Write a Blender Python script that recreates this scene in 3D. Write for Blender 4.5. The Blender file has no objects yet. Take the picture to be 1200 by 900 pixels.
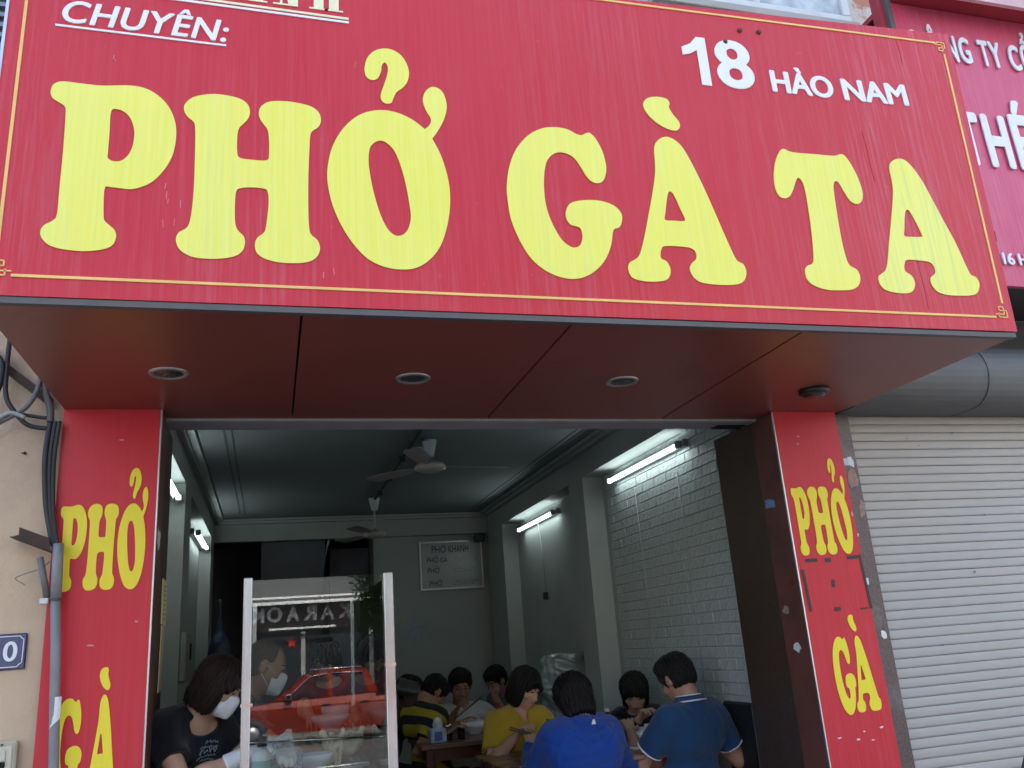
import bpy, bmesh, math, random
import numpy as np
from mathutils import Vector, Matrix, noise as mnoise
from mathutils.bvhtree import BVHTree
random.seed(7); rng = np.random.default_rng(7)
R = math.radians
sc = bpy.context.scene
col = sc.collection

# ---------------------------------------------------------------- camera, sky, sun, exposure
def set_camera():
    yaw, pitch, roll, f = R(16.59015), R(16.94426), R(-4.22571), 988.81
    cy, sy, cp, sp = math.cos(yaw), math.sin(yaw), math.cos(pitch), math.sin(pitch)
    fw = Vector((sy*cp, cy*cp, sp)); r0 = Vector((cy, -sy, 0)); u0 = r0.cross(fw)
    rr = r0*math.cos(roll) + u0*math.sin(roll); uu = -r0*math.sin(roll) + u0*math.cos(roll)
    cd = bpy.data.cameras.new('camera'); co = bpy.data.objects.new('camera', cd); col.objects.link(co)
    m = Matrix.Identity(4)
    for i in range(3):
        m[i][0], m[i][1], m[i][2] = rr[i], uu[i], -fw[i]
    m[0][3], m[1][3], m[2][3] = 0.0, -3.7, 1.42
    co.matrix_world = m
    cd.sensor_fit = 'HORIZONTAL'; cd.sensor_width = 36; cd.lens = f/1200*36
    cd.clip_start = 0.05; cd.clip_end = 2000
    sc.camera = co
set_camera()
SUN_EL, SUN_AZ = 56, 14          # the sun stands behind the shophouses: this side of the street is in open shade
w = bpy.data.worlds.new('World'); sc.world = w; w.use_nodes = True
nt = w.node_tree; nt.nodes.clear()
sky = nt.nodes.new('ShaderNodeTexSky'); sky.sky_type = 'NISHITA'; sky.sun_disc = False
sky.sun_elevation = R(SUN_EL); sky.sun_rotation = R(SUN_AZ); sky.dust_density = 4.0; sky.air_density = 1.2; sky.ozone_density = 0.8
bg = nt.nodes.new('ShaderNodeBackground'); bg.inputs['Strength'].default_value = 0.15
wo = nt.nodes.new('ShaderNodeOutputWorld')
nt.links.new(sky.outputs[0], bg.inputs[0]); nt.links.new(bg.outputs[0], wo.inputs[0])
sl = bpy.data.lights.new('sun', 'SUN'); sl.energy = 4.4; sl.angle = R(0.6); sl.color = (1, .95, .87)
so = bpy.data.objects.new('sun', sl); col.objects.link(so)
d = Vector((math.sin(R(SUN_AZ))*math.cos(R(SUN_EL)), math.cos(R(SUN_AZ))*math.cos(R(SUN_EL)), math.sin(R(SUN_EL))))
so.rotation_euler = (-d).to_track_quat('-Z', 'Y').to_euler()
sc.view_settings.view_transform = 'Standard'; sc.view_settings.look = 'None'
sc.view_settings.exposure = 2.3; sc.view_settings.gamma = 1.0
sc.render.engine = 'CYCLES'
cy = sc.cycles
cy.use_denoising = True; cy.max_bounces = 7; cy.diffuse_bounces = 4; cy.glossy_bounces = 4
cy.transparent_max_bounces = 12; cy.caustics_reflective = False; cy.caustics_refractive = False
cy.sample_clamp_indirect = 6.0

# ---------------------------------------------------------------- materials
MATS = {}
def nd(t, k, **kw):
    n = t.nodes.new(k)
    for a, b in kw.items(): setattr(n, a, b)
    return n
def M(name, base, rough=.55, metal=0., var=.12, vs=6., bump=0., bs=60., stretch=(1, 1, 1), spec=.5, coat=0., dirt=None, ds=1.5, dlo=.5, dhi=.75, sheen=0.):
    """procedural surface: colour grain, roughness variation, fine relief and optional stains (dirt colour)"""
    if name in MATS: return MATS[name]
    m = bpy.data.materials.new(name); m.use_nodes = True; t = m.node_tree; t.nodes.clear()
    L = t.links.new
    out = nd(t, 'ShaderNodeOutputMaterial'); b = nd(t, 'ShaderNodeBsdfPrincipled'); L(b.outputs[0], out.inputs[0])
    tc = nd(t, 'ShaderNodeTexCoord'); mp = nd(t, 'ShaderNodeMapping'); mp.inputs['Scale'].default_value = stretch
    L(tc.outputs['Object'], mp.inputs[0])
    n1 = nd(t, 'ShaderNodeTexNoise'); n1.inputs['Scale'].default_value = vs; n1.inputs['Detail'].default_value = 6
    L(mp.outputs[0], n1.inputs['Vector'])
    mx = nd(t, 'ShaderNodeMix', data_type='RGBA')
    L(n1.outputs['Fac'], mx.inputs[0])
    mx.inputs[6].default_value = [max(0, c*(1-2*var)) for c in base]+[1]
    mx.inputs[7].default_value = [min(1, c*(1+2*var)) for c in base]+[1]
    cs = mx.outputs[2]
    if dirt is not None:
        n2 = nd(t, 'ShaderNodeTexNoise'); n2.inputs['Scale'].default_value = ds; n2.inputs['Detail'].default_value = 8; n2.inputs['Roughness'].default_value = .65
        L(mp.outputs[0], n2.inputs['Vector'])
        mr = nd(t, 'ShaderNodeMapRange'); mr.inputs[1].default_value = dlo; mr.inputs[2].default_value = dhi; L(n2.outputs['Fac'], mr.inputs[0])
        m2 = nd(t, 'ShaderNodeMix', data_type='RGBA'); L(mr.outputs[0], m2.inputs[0]); L(cs, m2.inputs[6]); m2.inputs[7].default_value = list(dirt)+[1]
        cs = m2.outputs[2]
    L(cs, b.inputs['Base Color'])
    mr = nd(t, 'ShaderNodeMapRange'); mr.inputs[3].default_value = max(.02, rough-.08); mr.inputs[4].default_value = min(1, rough+.08)
    L(n1.outputs['Fac'], mr.inputs[0]); L(mr.outputs[0], b.inputs['Roughness'])
    b.inputs['Metallic'].default_value = metal; b.inputs['Specular IOR Level'].default_value = spec
    b.inputs['Coat Weight'].default_value = coat; b.inputs['Sheen Weight'].default_value = sheen
    if bump:
        n3 = nd(t, 'ShaderNodeTexNoise'); n3.inputs['Scale'].default_value = bs; n3.inputs['Detail'].default_value = 5
        L(mp.outputs[0], n3.inputs['Vector'])
        bp = nd(t, 'ShaderNodeBump'); bp.inputs['Strength'].default_value = bump; bp.inputs['Distance'].default_value = .01
        L(n3.outputs['Fac'], bp.inputs['Height']); L(bp.outputs[0], b.inputs['Normal'])
    MATS[name] = m
    return m
def vinyl(name, base, faded, streak, rough=.42, spec=.28):
    """sun-bleached printed vinyl: vertical runs, pale bleached zones and faint dirt"""
    m = bpy.data.materials.new(name); m.use_nodes = True; t = m.node_tree; t.nodes.clear(); L = t.links.new
    out = nd(t, 'ShaderNodeOutputMaterial'); b = nd(t, 'ShaderNodeBsdfPrincipled'); L(b.outputs[0], out.inputs[0])
    tc = nd(t, 'ShaderNodeTexCoord')
    def nz(scale, st, det=6, ro=.6):
        mp = nd(t, 'ShaderNodeMapping'); mp.inputs['Scale'].default_value = st; L(tc.outputs['Object'], mp.inputs[0])
        n = nd(t, 'ShaderNodeTexNoise'); n.inputs['Scale'].default_value = scale; n.inputs['Detail'].default_value = det; n.inputs['Roughness'].default_value = ro
        L(mp.outputs[0], n.inputs['Vector']); return n.outputs['Fac']
    def rng_(f, a, b_, c=0., e=1.):
        r = nd(t, 'ShaderNodeMapRange'); L(f, r.inputs[0])
        for i, v in enumerate((a, b_, c, e)): r.inputs[1+i].default_value = v
        return r.outputs[0]
    def mix(f, a, b_):
        x = nd(t, 'ShaderNodeMix', data_type='RGBA'); L(f, x.inputs[0])
        for i, v in ((6, a), (7, b_)):
            if isinstance(v, (tuple, list)): x.inputs[i].default_value = list(v)+[1]
            else: L(v, x.inputs[i])
        return x.outputs[2]
    fine = nz(9, (9, 1, .22)); broad = nz(1.1, (1, 1, .7), 3); runs = nz(26, (3.2, 1, .1), 4, .7); spots = nz(34, (1, 1, 1), 3)
    c = mix(rng_(broad, .35, .7, .0, .55), base, faded)
    c = mix(rng_(fine, .40, .75, 0, .6), c, faded)
    zone = nz(.55, (1, 1, .3), 2)
    zr = nd(t, 'ShaderNodeMath', operation='MULTIPLY'); L(rng_(runs, .48, .68, 0, .9), zr.inputs[0]); L(rng_(zone, .42, .62, .12, 1.), zr.inputs[1])
    c = mix(zr.outputs[0], c, streak)
    c = mix(rng_(spots, .70, .76, 0, .35), c, streak)
    L(c, b.inputs['Base Color'])
    L(rng_(fine, .3, .7, rough-.08, rough+.12), b.inputs['Roughness']); b.inputs['Specular IOR Level'].default_value = spec; b.inputs['Coat Weight'].default_value = .06; b.inputs['Coat Roughness'].default_value = .22
    bp = nd(t, 'ShaderNodeBump'); bp.inputs['Strength'].default_value = .05; bp.inputs['Distance'].default_value = .02
    L(broad, bp.inputs['Height']); L(bp.outputs[0], b.inputs['Normal'])
    MATS[name] = m; return m
def glass_mat(name, tint=(.90, .94, .93), ior=1.65, rough=0.0):
    m = bpy.data.materials.new(name); m.use_nodes = True; t = m.node_tree; t.nodes.clear(); L = t.links.new
    out = nd(t, 'ShaderNodeOutputMaterial'); mix = nd(t, 'ShaderNodeMixShader'); tr = nd(t, 'ShaderNodeBsdfTransparent'); gl = nd(t, 'ShaderNodeBsdfGlossy')
    fr = nd(t, 'ShaderNodeFresnel'); fr.inputs['IOR'].default_value = ior
    tr.inputs[0].default_value = list(tint)+[1]; gl.inputs['Roughness'].default_value = rough
    L(fr.outputs[0], mix.inputs[0]); L(tr.outputs[0], mix.inputs[1]); L(gl.outputs[0], mix.inputs[2]); L(mix.outputs[0], out.inputs[0])
    MATS[name] = m; return m
def film_mat(name, color, opacity):
    m = bpy.data.materials.new(name); m.use_nodes = True; t = m.node_tree; t.nodes.clear(); L = t.links.new
    out = nd(t, 'ShaderNodeOutputMaterial'); mix = nd(t, 'ShaderNodeMixShader'); tr = nd(t, 'ShaderNodeBsdfTransparent'); b = nd(t, 'ShaderNodeBsdfPrincipled')
    b.inputs['Base Color'].default_value = list(color)+[1]; b.inputs['Roughness'].default_value = .2; b.inputs['Transmission Weight'].default_value = .2
    n = nd(t, 'ShaderNodeTexNoise'); n.inputs['Scale'].default_value = 14
    r = nd(t, 'ShaderNodeMapRange'); r.inputs[1].default_value = .3; r.inputs[2].default_value = .7; r.inputs[3].default_value = opacity*.6; r.inputs[4].default_value = min(1, opacity*1.4)
    L(n.outputs['Fac'], r.inputs[0]); L(r.outputs[0], mix.inputs[0]); L(tr.outputs[0], mix.inputs[1]); L(b.outputs[0], mix.inputs[2]); L(mix.outputs[0], out.inputs[0])
    MATS[name] = m; return m
def lamp_mat(name, color, strength):
    m = bpy.data.materials.new(name); m.use_nodes = True; t = m.node_tree; t.nodes.clear()
    out = nd(t, 'ShaderNodeOutputMaterial'); e = nd(t, 'ShaderNodeEmission'); e.inputs[0].default_value = list(color)+[1]; e.inputs[1].default_value = strength
    t.links.new(e.outputs[0], out.inputs[0]); MATS[name] = m; return m
def stripe_mat(name, c1, c2, axis, period, duty=.5, phase=0., rough=.85):
    """knitted stripes woven across the cloth, measured along one axis of the garment"""
    m = bpy.data.materials.new(name); m.use_nodes = True; t = m.node_tree; t.nodes.clear(); L = t.links.new
    out = nd(t, 'ShaderNodeOutputMaterial'); b = nd(t, 'ShaderNodeBsdfPrincipled'); L(b.outputs[0], out.inputs[0]); b.inputs['Roughness'].default_value = rough
    tc = nd(t, 'ShaderNodeTexCoord'); dt = nd(t, 'ShaderNodeVectorMath', operation='DOT_PRODUCT'); L(tc.outputs['Object'], dt.inputs[0]); dt.inputs[1].default_value = axis
    a = nd(t, 'ShaderNodeMath', operation='MULTIPLY_ADD'); L(dt.outputs['Value'], a.inputs[0]); a.inputs[1].default_value = 1/period; a.inputs[2].default_value = phase
    f = nd(t, 'ShaderNodeMath', operation='FRACT'); L(a.outputs[0], f.inputs[0])
    g = nd(t, 'ShaderNodeMath', operation='GREATER_THAN'); L(f.outputs[0], g.inputs[0]); g.inputs[1].default_value = duty
    x = nd(t, 'ShaderNodeMix', data_type='RGBA'); L(g.outputs[0], x.inputs[0]); x.inputs[6].default_value = list(c1)+[1]; x.inputs[7].default_value = list(c2)+[1]
    L(x.outputs[2], b.inputs['Base Color']); MATS[name] = m; return m

# ---------------------------------------------------------------- mesh helpers
def root_loc(o):
    v = Vector((0, 0, 0))
    while o is not None: v = v + o.location; o = o.parent
    return v
def link(name, me, mat, parent=None, smooth=False):
    o = bpy.data.objects.new(name, me); col.objects.link(o)
    if mat is not None and not me.materials: me.materials.append(mat)
    if parent is not None: o.parent = parent
    if smooth: me.polygons.foreach_set('use_smooth', [True]*len(me.polygons))
    return o
def tag(o, label=None, cat=None, group=None, kind=None):
    for k, v in (('label', label), ('category', cat), ('group', group), ('kind', kind)):
        if v: o[k] = v
    return o
def thing(name, label, cat, loc, group=None):
    o = bpy.data.objects.new(name, None); col.objects.link(o); o.location = loc; o.empty_display_size = .1
    return tag(o, label, cat, group)
class MB:
    """collects pieces in world coordinates; build() makes them ONE mesh object"""
    def __init__(s): s.bm = bmesh.new()
    def box(s, x0, y0, z0, x1, y1, z1, bev=0., mat=None, seg=1):
        b = bmesh.new(); bmesh.ops.create_cube(b, size=1)
        for v in b.verts: v.co = Vector(((x0+x1)/2+v.co.x*(x1-x0), (y0+y1)/2+v.co.y*(y1-y0), (z0+z1)/2+v.co.z*(z1-z0)))
        if bev: bmesh.ops.bevel(b, geom=b.edges[:], offset=bev, segments=seg, affect='EDGES', profile=.5)
        return s._in(b, mat)
    def _in(s, b, mat=None):
        if mat is not None: b.transform(mat)
        me = bpy.data.meshes.new('tmp'); b.to_mesh(me); b.free(); s.bm.from_mesh(me); bpy.data.meshes.remove(me); return s
    def tube(s, pts, r, n=10, caps=True, smooth=True):
        """tube through points; r a number or one per point"""
        pts = [Vector(p) for p in pts]; rs = r if isinstance(r, (list, tuple)) else [r]*len(pts)
        rings = []; ref = None
        for i, p in enumerate(pts):
            t = (pts[min(i+1, len(pts)-1)]-pts[max(i-1, 0)]).normalized()
            if ref is None: ref = t.orthogonal().normalized()
            ref = (ref - t*ref.dot(t)).normalized() if (ref - t*ref.dot(t)).length > 1e-6 else t.orthogonal().normalized()
            bi = t.cross(ref)
            rings.append([s.bm.verts.new(p + ref*(rs[i]*math.cos(a)) + bi*(rs[i]*math.sin(a))) for a in [2*math.pi*k/n for k in range(n)]])
        for a, b in zip(rings, rings[1:]):
            for k in range(n): s.bm.faces.new((a[k], a[(k+1) % n], b[(k+1) % n], b[k])).smooth = smooth
        if caps:
            s.bm.faces.new(rings[0][::-1]); s.bm.faces.new(rings[-1])
        return s
    def lathe(s, prof, o=(0, 0, 0), n=20, ax='z', close=False):
        """profile of (radius, height) turned round an axis through o"""
        o = Vector(o); rings = []
        for r, h in prof:
            ring = []
            for k in range(n):
                a = 2*math.pi*k/n; x, y = r*math.cos(a), r*math.sin(a)
                p = {'z': (x, y, h), 'y': (x, h, y), 'x': (h, x, y)}[ax]
                ring.append(s.bm.verts.new(o+Vector(p)))
            rings.append(ring)
        for a, b in zip(rings, rings[1:]):
            for k in range(n): s.bm.faces.new((a[k], a[(k+1) % n], b[(k+1) % n], b[k])).smooth = True
        if not close:
            s.bm.faces.new(rings[0][::-1]); s.bm.faces.new(rings[-1])
        return s
    def prism(s, poly, fn, depth_fn):
        """polygon poly (2D) swept: fn(p) gives the near point, depth_fn(p) the far point"""
        a = [s.bm.verts.new(fn(p)) for p in poly]; b = [s.bm.verts.new(depth_fn(p)) for p in poly]; n = len(poly)
        s.bm.faces.new(a); s.bm.faces.new(b[::-1])
        for k in range(n): s.bm.faces.new((a[k], b[k], b[(k+1) % n], a[(k+1) % n]))
        return s
    def quad(s, *p):
        s.bm.faces.new([s.bm.verts.new(q) for q in p]); return s
    def ball(s, c, r, sx=1, sy=1, sz=1, sub=2):
        b = bmesh.new(); bmesh.ops.create_icosphere(b, subdivisions=sub, radius=r)
        for v in b.verts: v.co = Vector((c[0]+v.co.x*sx, c[1]+v.co.y*sy, c[2]+v.co.z*sz))
        for f in b.faces: f.smooth = True
        return s._in(b)
    def build(s, name, mat, parent=None, mesh_only=False):
        bmesh.ops.recalc_face_normals(s.bm, faces=s.bm.faces[:])
        L = root_loc(parent) if parent is not None else Vector((0, 0, 0))
        if L.length: bmesh.ops.translate(s.bm, verts=s.bm.verts[:], vec=-L)
        me = bpy.data.meshes.new(name); s.bm.to_mesh(me); s.bm.free()
        if mesh_only:
            me.materials.append(mat); return me
        return link(name, me, mat, parent)
    def build_top(s, name, mat, label, cat, loc, group=None):
        """a thing that is one mesh, with its origin at loc"""
        bmesh.ops.recalc_face_normals(s.bm, faces=s.bm.faces[:])
        bmesh.ops.translate(s.bm, verts=s.bm.verts[:], vec=-Vector(loc))
        me = bpy.data.meshes.new(name); s.bm.to_mesh(me); s.bm.free()
        o = link(name, me, mat); o.location = loc
        return tag(o, label, cat, group)
def box(name, mat, parent, *c, bev=0., kind=None):
    o = MB().box(*c, bev=bev).build(name, mat, parent)
    if kind: o['kind'] = kind
    return o
def spline(pts, sub=6, closed=True):
    """smooth curve through 2D points; a third value 1 marks a sharp corner"""
    n = len(pts); out = []
    P = [Vector((p[0], p[1])) for p in pts]; cor = [len(p) > 2 for p in pts]
    for i in range(n if closed else n-1):
        p1, p2 = P[i], P[(i+1) % n]
        p0 = P[i-1] if (closed or i > 0) else p1; p3 = P[(i+2) % n] if (closed or i+2 < n) else p2
        if cor[i]: p0 = p1
        if cor[(i+1) % n]: p3 = p2
        t0 = (p2-p0)*.5; t1 = (p3-p1)*.5
        for k in range(sub):
            t = k/sub; t2, t3 = t*t, t*t*t
            out.append(p1*(2*t3-3*t2+1)+t0*(t3-2*t2+t)+p2*(-2*t3+3*t2)+t1*(t3-t2))
    if not closed: out.append(P[-1])
    return out
def flat_mesh(name, loops, extrude=.002):
    """filled outline with thickness, in its own XY plane"""
    cu = bpy.data.curves.new(name, 'CURVE'); cu.dimensions = '2D'; cu.fill_mode = 'BOTH'; cu.extrude = extrude
    for lp in loops:
        sp = cu.splines.new('POLY'); sp.points.add(len(lp)-1); sp.use_cyclic_u = True
        for q, p in zip(sp.points, lp): q.co = (p[0], p[1], 0, 1)
    o = bpy.data.objects.new(name, cu); col.objects.link(o)
    me = bpy.data.meshes.new_from_object(o.evaluated_get(bpy.context.evaluated_depsgraph_get()))
    bpy.data.objects.remove(o); bpy.data.curves.remove(cu)
    return me
def text_mesh(s, bold=.0, extrude=.002, shear=0., spacing=1.):
    cu = bpy.data.curves.new('lettering', 'FONT'); cu.body = s; cu.offset = bold; cu.extrude = extrude; cu.shear = shear; cu.resolution_u = 5; cu.space_character = spacing
    o = bpy.data.objects.new('lettering', cu); col.objects.link(o)
    me = bpy.data.meshes.new_from_object(o.evaluated_get(bpy.context.evaluated_depsgraph_get()))
    bpy.data.objects.remove(o); bpy.data.curves.remove(cu)
    return me
def map_mesh(me, fn):
    for v in me.vertices: v.co = fn(v.co)
    return me
def put_flat(name, me, mat, parent, org, ux, uz, nrm, sx=1., sz=1.):
    """lay a flat mesh (x, y) on a surface: org + x*ux + y*uz, its thickness along nrm"""
    L = root_loc(parent) if parent is not None else Vector((0, 0, 0))
    org, ux, uz, nrm = Vector(org)-L, Vector(ux), Vector(uz), Vector(nrm)
    map_mesh(me, lambda c: org + ux*(c.x*sx) + uz*(c.y*sz) + nrm*c.z)
    return link(name, me, mat, parent)
def put_text(name, s, mat, parent, org, width, height, ux=(1, 0, 0), uz=(0, 0, 1), nrm=(0, -1, 0), bold=.02, shear=0., extrude=.002, spacing=1.):
    """lettering fitted to a width and a height (of its own outline)"""
    me = text_mesh(s, 0, extrude, shear, spacing)
    if bold:                                            # heavier strokes: the outline laid down again a little to each side, a hair deeper
        bm = bmesh.new(); bm.from_mesh(me)
        for i, (dx, dy) in enumerate(((bold, 0), (-bold, 0), (0, bold*.6), (0, -bold*.6), (bold*.7, bold*.45), (-bold*.7, -bold*.45), (bold*.7, -bold*.45), (-bold*.7, bold*.45))):
            t = me.copy(); t.transform(Matrix.Translation((dx, dy, -.00012*(i+1)))); bm.from_mesh(t); bpy.data.meshes.remove(t)
        bm.to_mesh(me); bm.free()
    co = np.array([v.co[:] for v in me.vertices]); lo, hi = co.min(0), co.max(0)
    kx = width/(hi[0]-lo[0]); kz = height/(hi[1]-lo[1])
    map_mesh(me, lambda c: Vector(((c.x-lo[0])*kx, (c.y-lo[1])*kz, c.z)))
    return put_flat(name, me, mat, parent, org, ux, uz, nrm)
GLYPH={'P':[[(-0.681,3.17),(-0.675,3.198),(-0.65,3.212),(-0.595,3.211),(-0.535,3.211),(-0.449,3.222),(-0.392,3.21),(-0.343,3.168),(-0.315,3.109),(-0.308,3.047),(-0.316,2.977),(-0.341,2.918),(-0.375,2.874),(-0.422,2.848),(-0.464,2.847),(-0.503,2.85,1),(-0.506,2.826),(-0.502,2.748),(-0.495,2.728),(-0.47,2.704),(-0.463,2.68),(-0.472,2.651),(-0.497,2.636),(-0.543,2.627),(-0.599,2.629),(-0.639,2.639),(-0.663,2.66),(-0.67,2.683),(-0.662,2.705),(-0.64,2.722),(-0.63,2.745),(-0.63,2.837),(-0.63,2.961),(-0.633,3.095),(-0.638,3.122),(-0.655,3.135),(-0.674,3.148)],[(-0.504,3.118),(-0.487,3.129),(-0.462,3.119),(-0.442,3.091),(-0.432,3.049),(-0.434,3.003),(-0.444,2.968),(-0.464,2.944),(-0.487,2.94),(-0.503,2.95),(-0.504,2.974),(-0.504,3.041)]],
'H':[[(-0.288,3.15),(-0.285,3.174),(-0.262,3.201),(-0.217,3.218),(-0.171,3.222),(-0.118,3.214),(-0.091,3.194),(-0.083,3.166),(-0.09,3.137),(-0.106,3.115),(-0.117,3.098),(-0.121,3.066),(-0.12,3.011),(-0.112,2.989),(-0.08,2.985),(-0.041,2.985),(-0.023,2.991),(-0.02,3.013),(-0.021,3.069),(-0.026,3.104),(-0.038,3.123),(-0.05,3.142),(-0.055,3.165),(-0.048,3.191),(-0.024,3.212),(0.016,3.22),(0.064,3.22),(0.113,3.211),(0.14,3.191),(0.148,3.16),(0.14,3.134),(0.121,3.116),(0.113,3.099),(0.11,3.05),(0.106,2.931),(0.106,2.815),(0.109,2.747),(0.116,2.725),(0.135,2.707),(0.143,2.678),(0.132,2.647),(0.106,2.629),(0.067,2.622),(0.015,2.622),(-0.029,2.633),(-0.052,2.651),(-0.059,2.678),(-0.053,2.702),(-0.037,2.718),(-0.028,2.733),(-0.022,2.782),(-0.019,2.835),(-0.023,2.873),(-0.036,2.882),(-0.072,2.883),(-0.104,2.878),(-0.118,2.869),(-0.122,2.842),(-0.122,2.782),(-0.119,2.746),(-0.11,2.724),(-0.094,2.707),(-0.089,2.685),(-0.096,2.656),(-0.118,2.636),(-0.154,2.626),(-0.197,2.622),(-0.246,2.627),(-0.28,2.648),(-0.293,2.679),(-0.287,2.705),(-0.268,2.72),(-0.258,2.736),(-0.252,2.773),(-0.248,2.847),(-0.248,2.952),(-0.25,3.052),(-0.253,3.095),(-0.259,3.11),(-0.278,3.128)]],
'O':[[(0.503,3.285),(0.516,3.324),(0.544,3.344),(0.576,3.326),(0.589,3.269),(0.575,3.209),(0.55,3.159),(0.53,3.128,1),(0.559,3.061),(0.58,2.967),(0.582,2.882),(0.569,2.797),(0.543,2.718),(0.506,2.664),(0.457,2.628),(0.401,2.618),(0.343,2.627),(0.285,2.66),(0.228,2.736),(0.188,2.827),(0.17,2.911),(0.169,2.979),(0.185,3.059),(0.22,3.133),(0.269,3.189),(0.318,3.216),(0.371,3.225),(0.42,3.217),(0.465,3.196),(0.505,3.164,1),(0.522,3.182),(0.529,3.209),(0.512,3.244)],[(0.315,3.077),(0.346,3.101),(0.376,3.089),(0.402,3.051),(0.426,2.963),(0.44,2.866),(0.443,2.808),(0.427,2.759),(0.397,2.74),(0.367,2.759),(0.343,2.81),(0.323,2.885),(0.31,2.962),(0.306,3.026)],[(0.3,3.398),(0.314,3.443),(0.346,3.475),(0.392,3.484),(0.433,3.46),(0.456,3.408),(0.452,3.359),(0.433,3.327),(0.41,3.305),(0.398,3.278),(0.39,3.258),(0.372,3.253),(0.357,3.264),(0.354,3.288),(0.365,3.326),(0.378,3.371),(0.382,3.404),(0.372,3.424),(0.361,3.412),(0.357,3.384),(0.343,3.352),(0.32,3.345),(0.303,3.361)]],
'G':[[(0.791,2.965),(0.806,3.043),(0.836,3.116),(0.884,3.177),(0.938,3.213),(0.991,3.226),(1.042,3.222),(1.078,3.205),(1.097,3.203),(1.117,3.214),(1.132,3.215),(1.152,3.193),(1.172,3.146),(1.18,3.102),(1.18,3.062),(1.166,3.021),(1.144,3.005),(1.118,3.009),(1.098,3.031),(1.079,3.069),(1.057,3.103),(1.029,3.118),(0.999,3.12),(0.969,3.104),(0.946,3.068),(0.933,3.008),(0.929,2.939),(0.934,2.878),(0.951,2.819),(0.978,2.765),(1.007,2.74),(1.028,2.737),(1.048,2.751),(1.058,2.782),(1.055,2.812),(1.04,2.821),(1.019,2.826),(1.005,2.846),(1.004,2.876),(1.02,2.908),(1.05,2.923),(1.102,2.932),(1.154,2.93),(1.197,2.914),(1.22,2.885),(1.218,2.854),(1.206,2.83),(1.186,2.821),(1.177,2.805),(1.166,2.759),(1.144,2.709),(1.111,2.666),(1.064,2.631),(1.013,2.615),(0.957,2.62),(0.904,2.644),(0.859,2.685),(0.823,2.751),(0.797,2.831),(0.79,2.905)]],
'AG':[[(1.388,3.172),(1.404,3.208),(1.436,3.231),(1.469,3.229),(1.504,3.201),(1.534,3.141),(1.575,3.026),(1.613,2.898),(1.644,2.791),(1.667,2.726),(1.693,2.709),(1.7,2.677),(1.686,2.644),(1.655,2.626),(1.588,2.62),(1.514,2.624),(1.48,2.642),(1.467,2.678),(1.479,2.702),(1.499,2.721),(1.5,2.749),(1.479,2.764),(1.433,2.767),(1.382,2.765),(1.364,2.755),(1.355,2.717),(1.378,2.701),(1.388,2.669),(1.374,2.635),(1.34,2.622),(1.286,2.619),(1.235,2.63),(1.221,2.66),(1.228,2.688),(1.257,2.707),(1.276,2.731),(1.3,2.796),(1.331,2.896),(1.364,3.008),(1.382,3.087)],[(1.418,2.979),(1.432,2.995),(1.446,2.977),(1.464,2.921),(1.477,2.882),(1.467,2.873),(1.429,2.872),(1.394,2.873),(1.398,2.901)],[(1.367,3.366),(1.385,3.397),(1.426,3.411),(1.469,3.408),(1.482,3.39),(1.477,3.369),(1.489,3.34),(1.512,3.306),(1.51,3.28),(1.489,3.265),(1.451,3.272),(1.411,3.295),(1.381,3.327)]],
'T':[[(1.944,3.22),(1.965,3.232),(1.99,3.223),(2.027,3.22),(2.103,3.222),(2.171,3.222),(2.206,3.225),(2.234,3.235),(2.254,3.225),(2.278,3.177),(2.295,3.116),(2.299,3.058),(2.284,3.02),(2.258,3.007),(2.231,3.02),(2.213,3.055),(2.196,3.095),(2.181,3.105),(2.167,3.088),(2.161,3.043),(2.155,2.945),(2.152,2.834),(2.155,2.772),(2.164,2.733),(2.196,2.712),(2.202,2.678),(2.186,2.646),(2.153,2.628),(2.102,2.622),(2.038,2.622),(1.985,2.637),(1.96,2.662),(1.958,2.699),(1.973,2.719),(1.995,2.728),(2.007,2.755),(2.018,2.841),(2.025,2.936),(2.028,3.024),(2.025,3.08),(2.009,3.105),(1.993,3.089),(1.974,3.051),(1.951,3.017),(1.924,3.006),(1.902,3.017),(1.892,3.052),(1.896,3.105),(1.914,3.168)]],
'A':[[(2.461,3.193),(2.478,3.223),(2.512,3.24),(2.546,3.238),(2.577,3.208),(2.61,3.15),(2.64,3.064),(2.673,2.963),(2.707,2.863),(2.731,2.764),(2.745,2.722),(2.768,2.711),(2.777,2.682),(2.757,2.643),(2.723,2.629),(2.675,2.625),(2.608,2.625),(2.561,2.636),(2.539,2.663),(2.538,2.693),(2.55,2.705),(2.569,2.721),(2.57,2.747),(2.554,2.766),(2.513,2.771),(2.447,2.771),(2.428,2.754),(2.422,2.721),(2.447,2.703),(2.457,2.674),(2.443,2.64),(2.411,2.624),(2.354,2.624),(2.309,2.634),(2.289,2.658),(2.289,2.688),(2.305,2.702),(2.329,2.719),(2.348,2.757),(2.378,2.849),(2.415,2.959),(2.45,3.072),(2.458,3.128)],[(2.487,2.984),(2.504,3.001),(2.516,2.986),(2.534,2.937),(2.547,2.887),(2.537,2.879),(2.498,2.876),(2.459,2.878),(2.465,2.909)]]}
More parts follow.
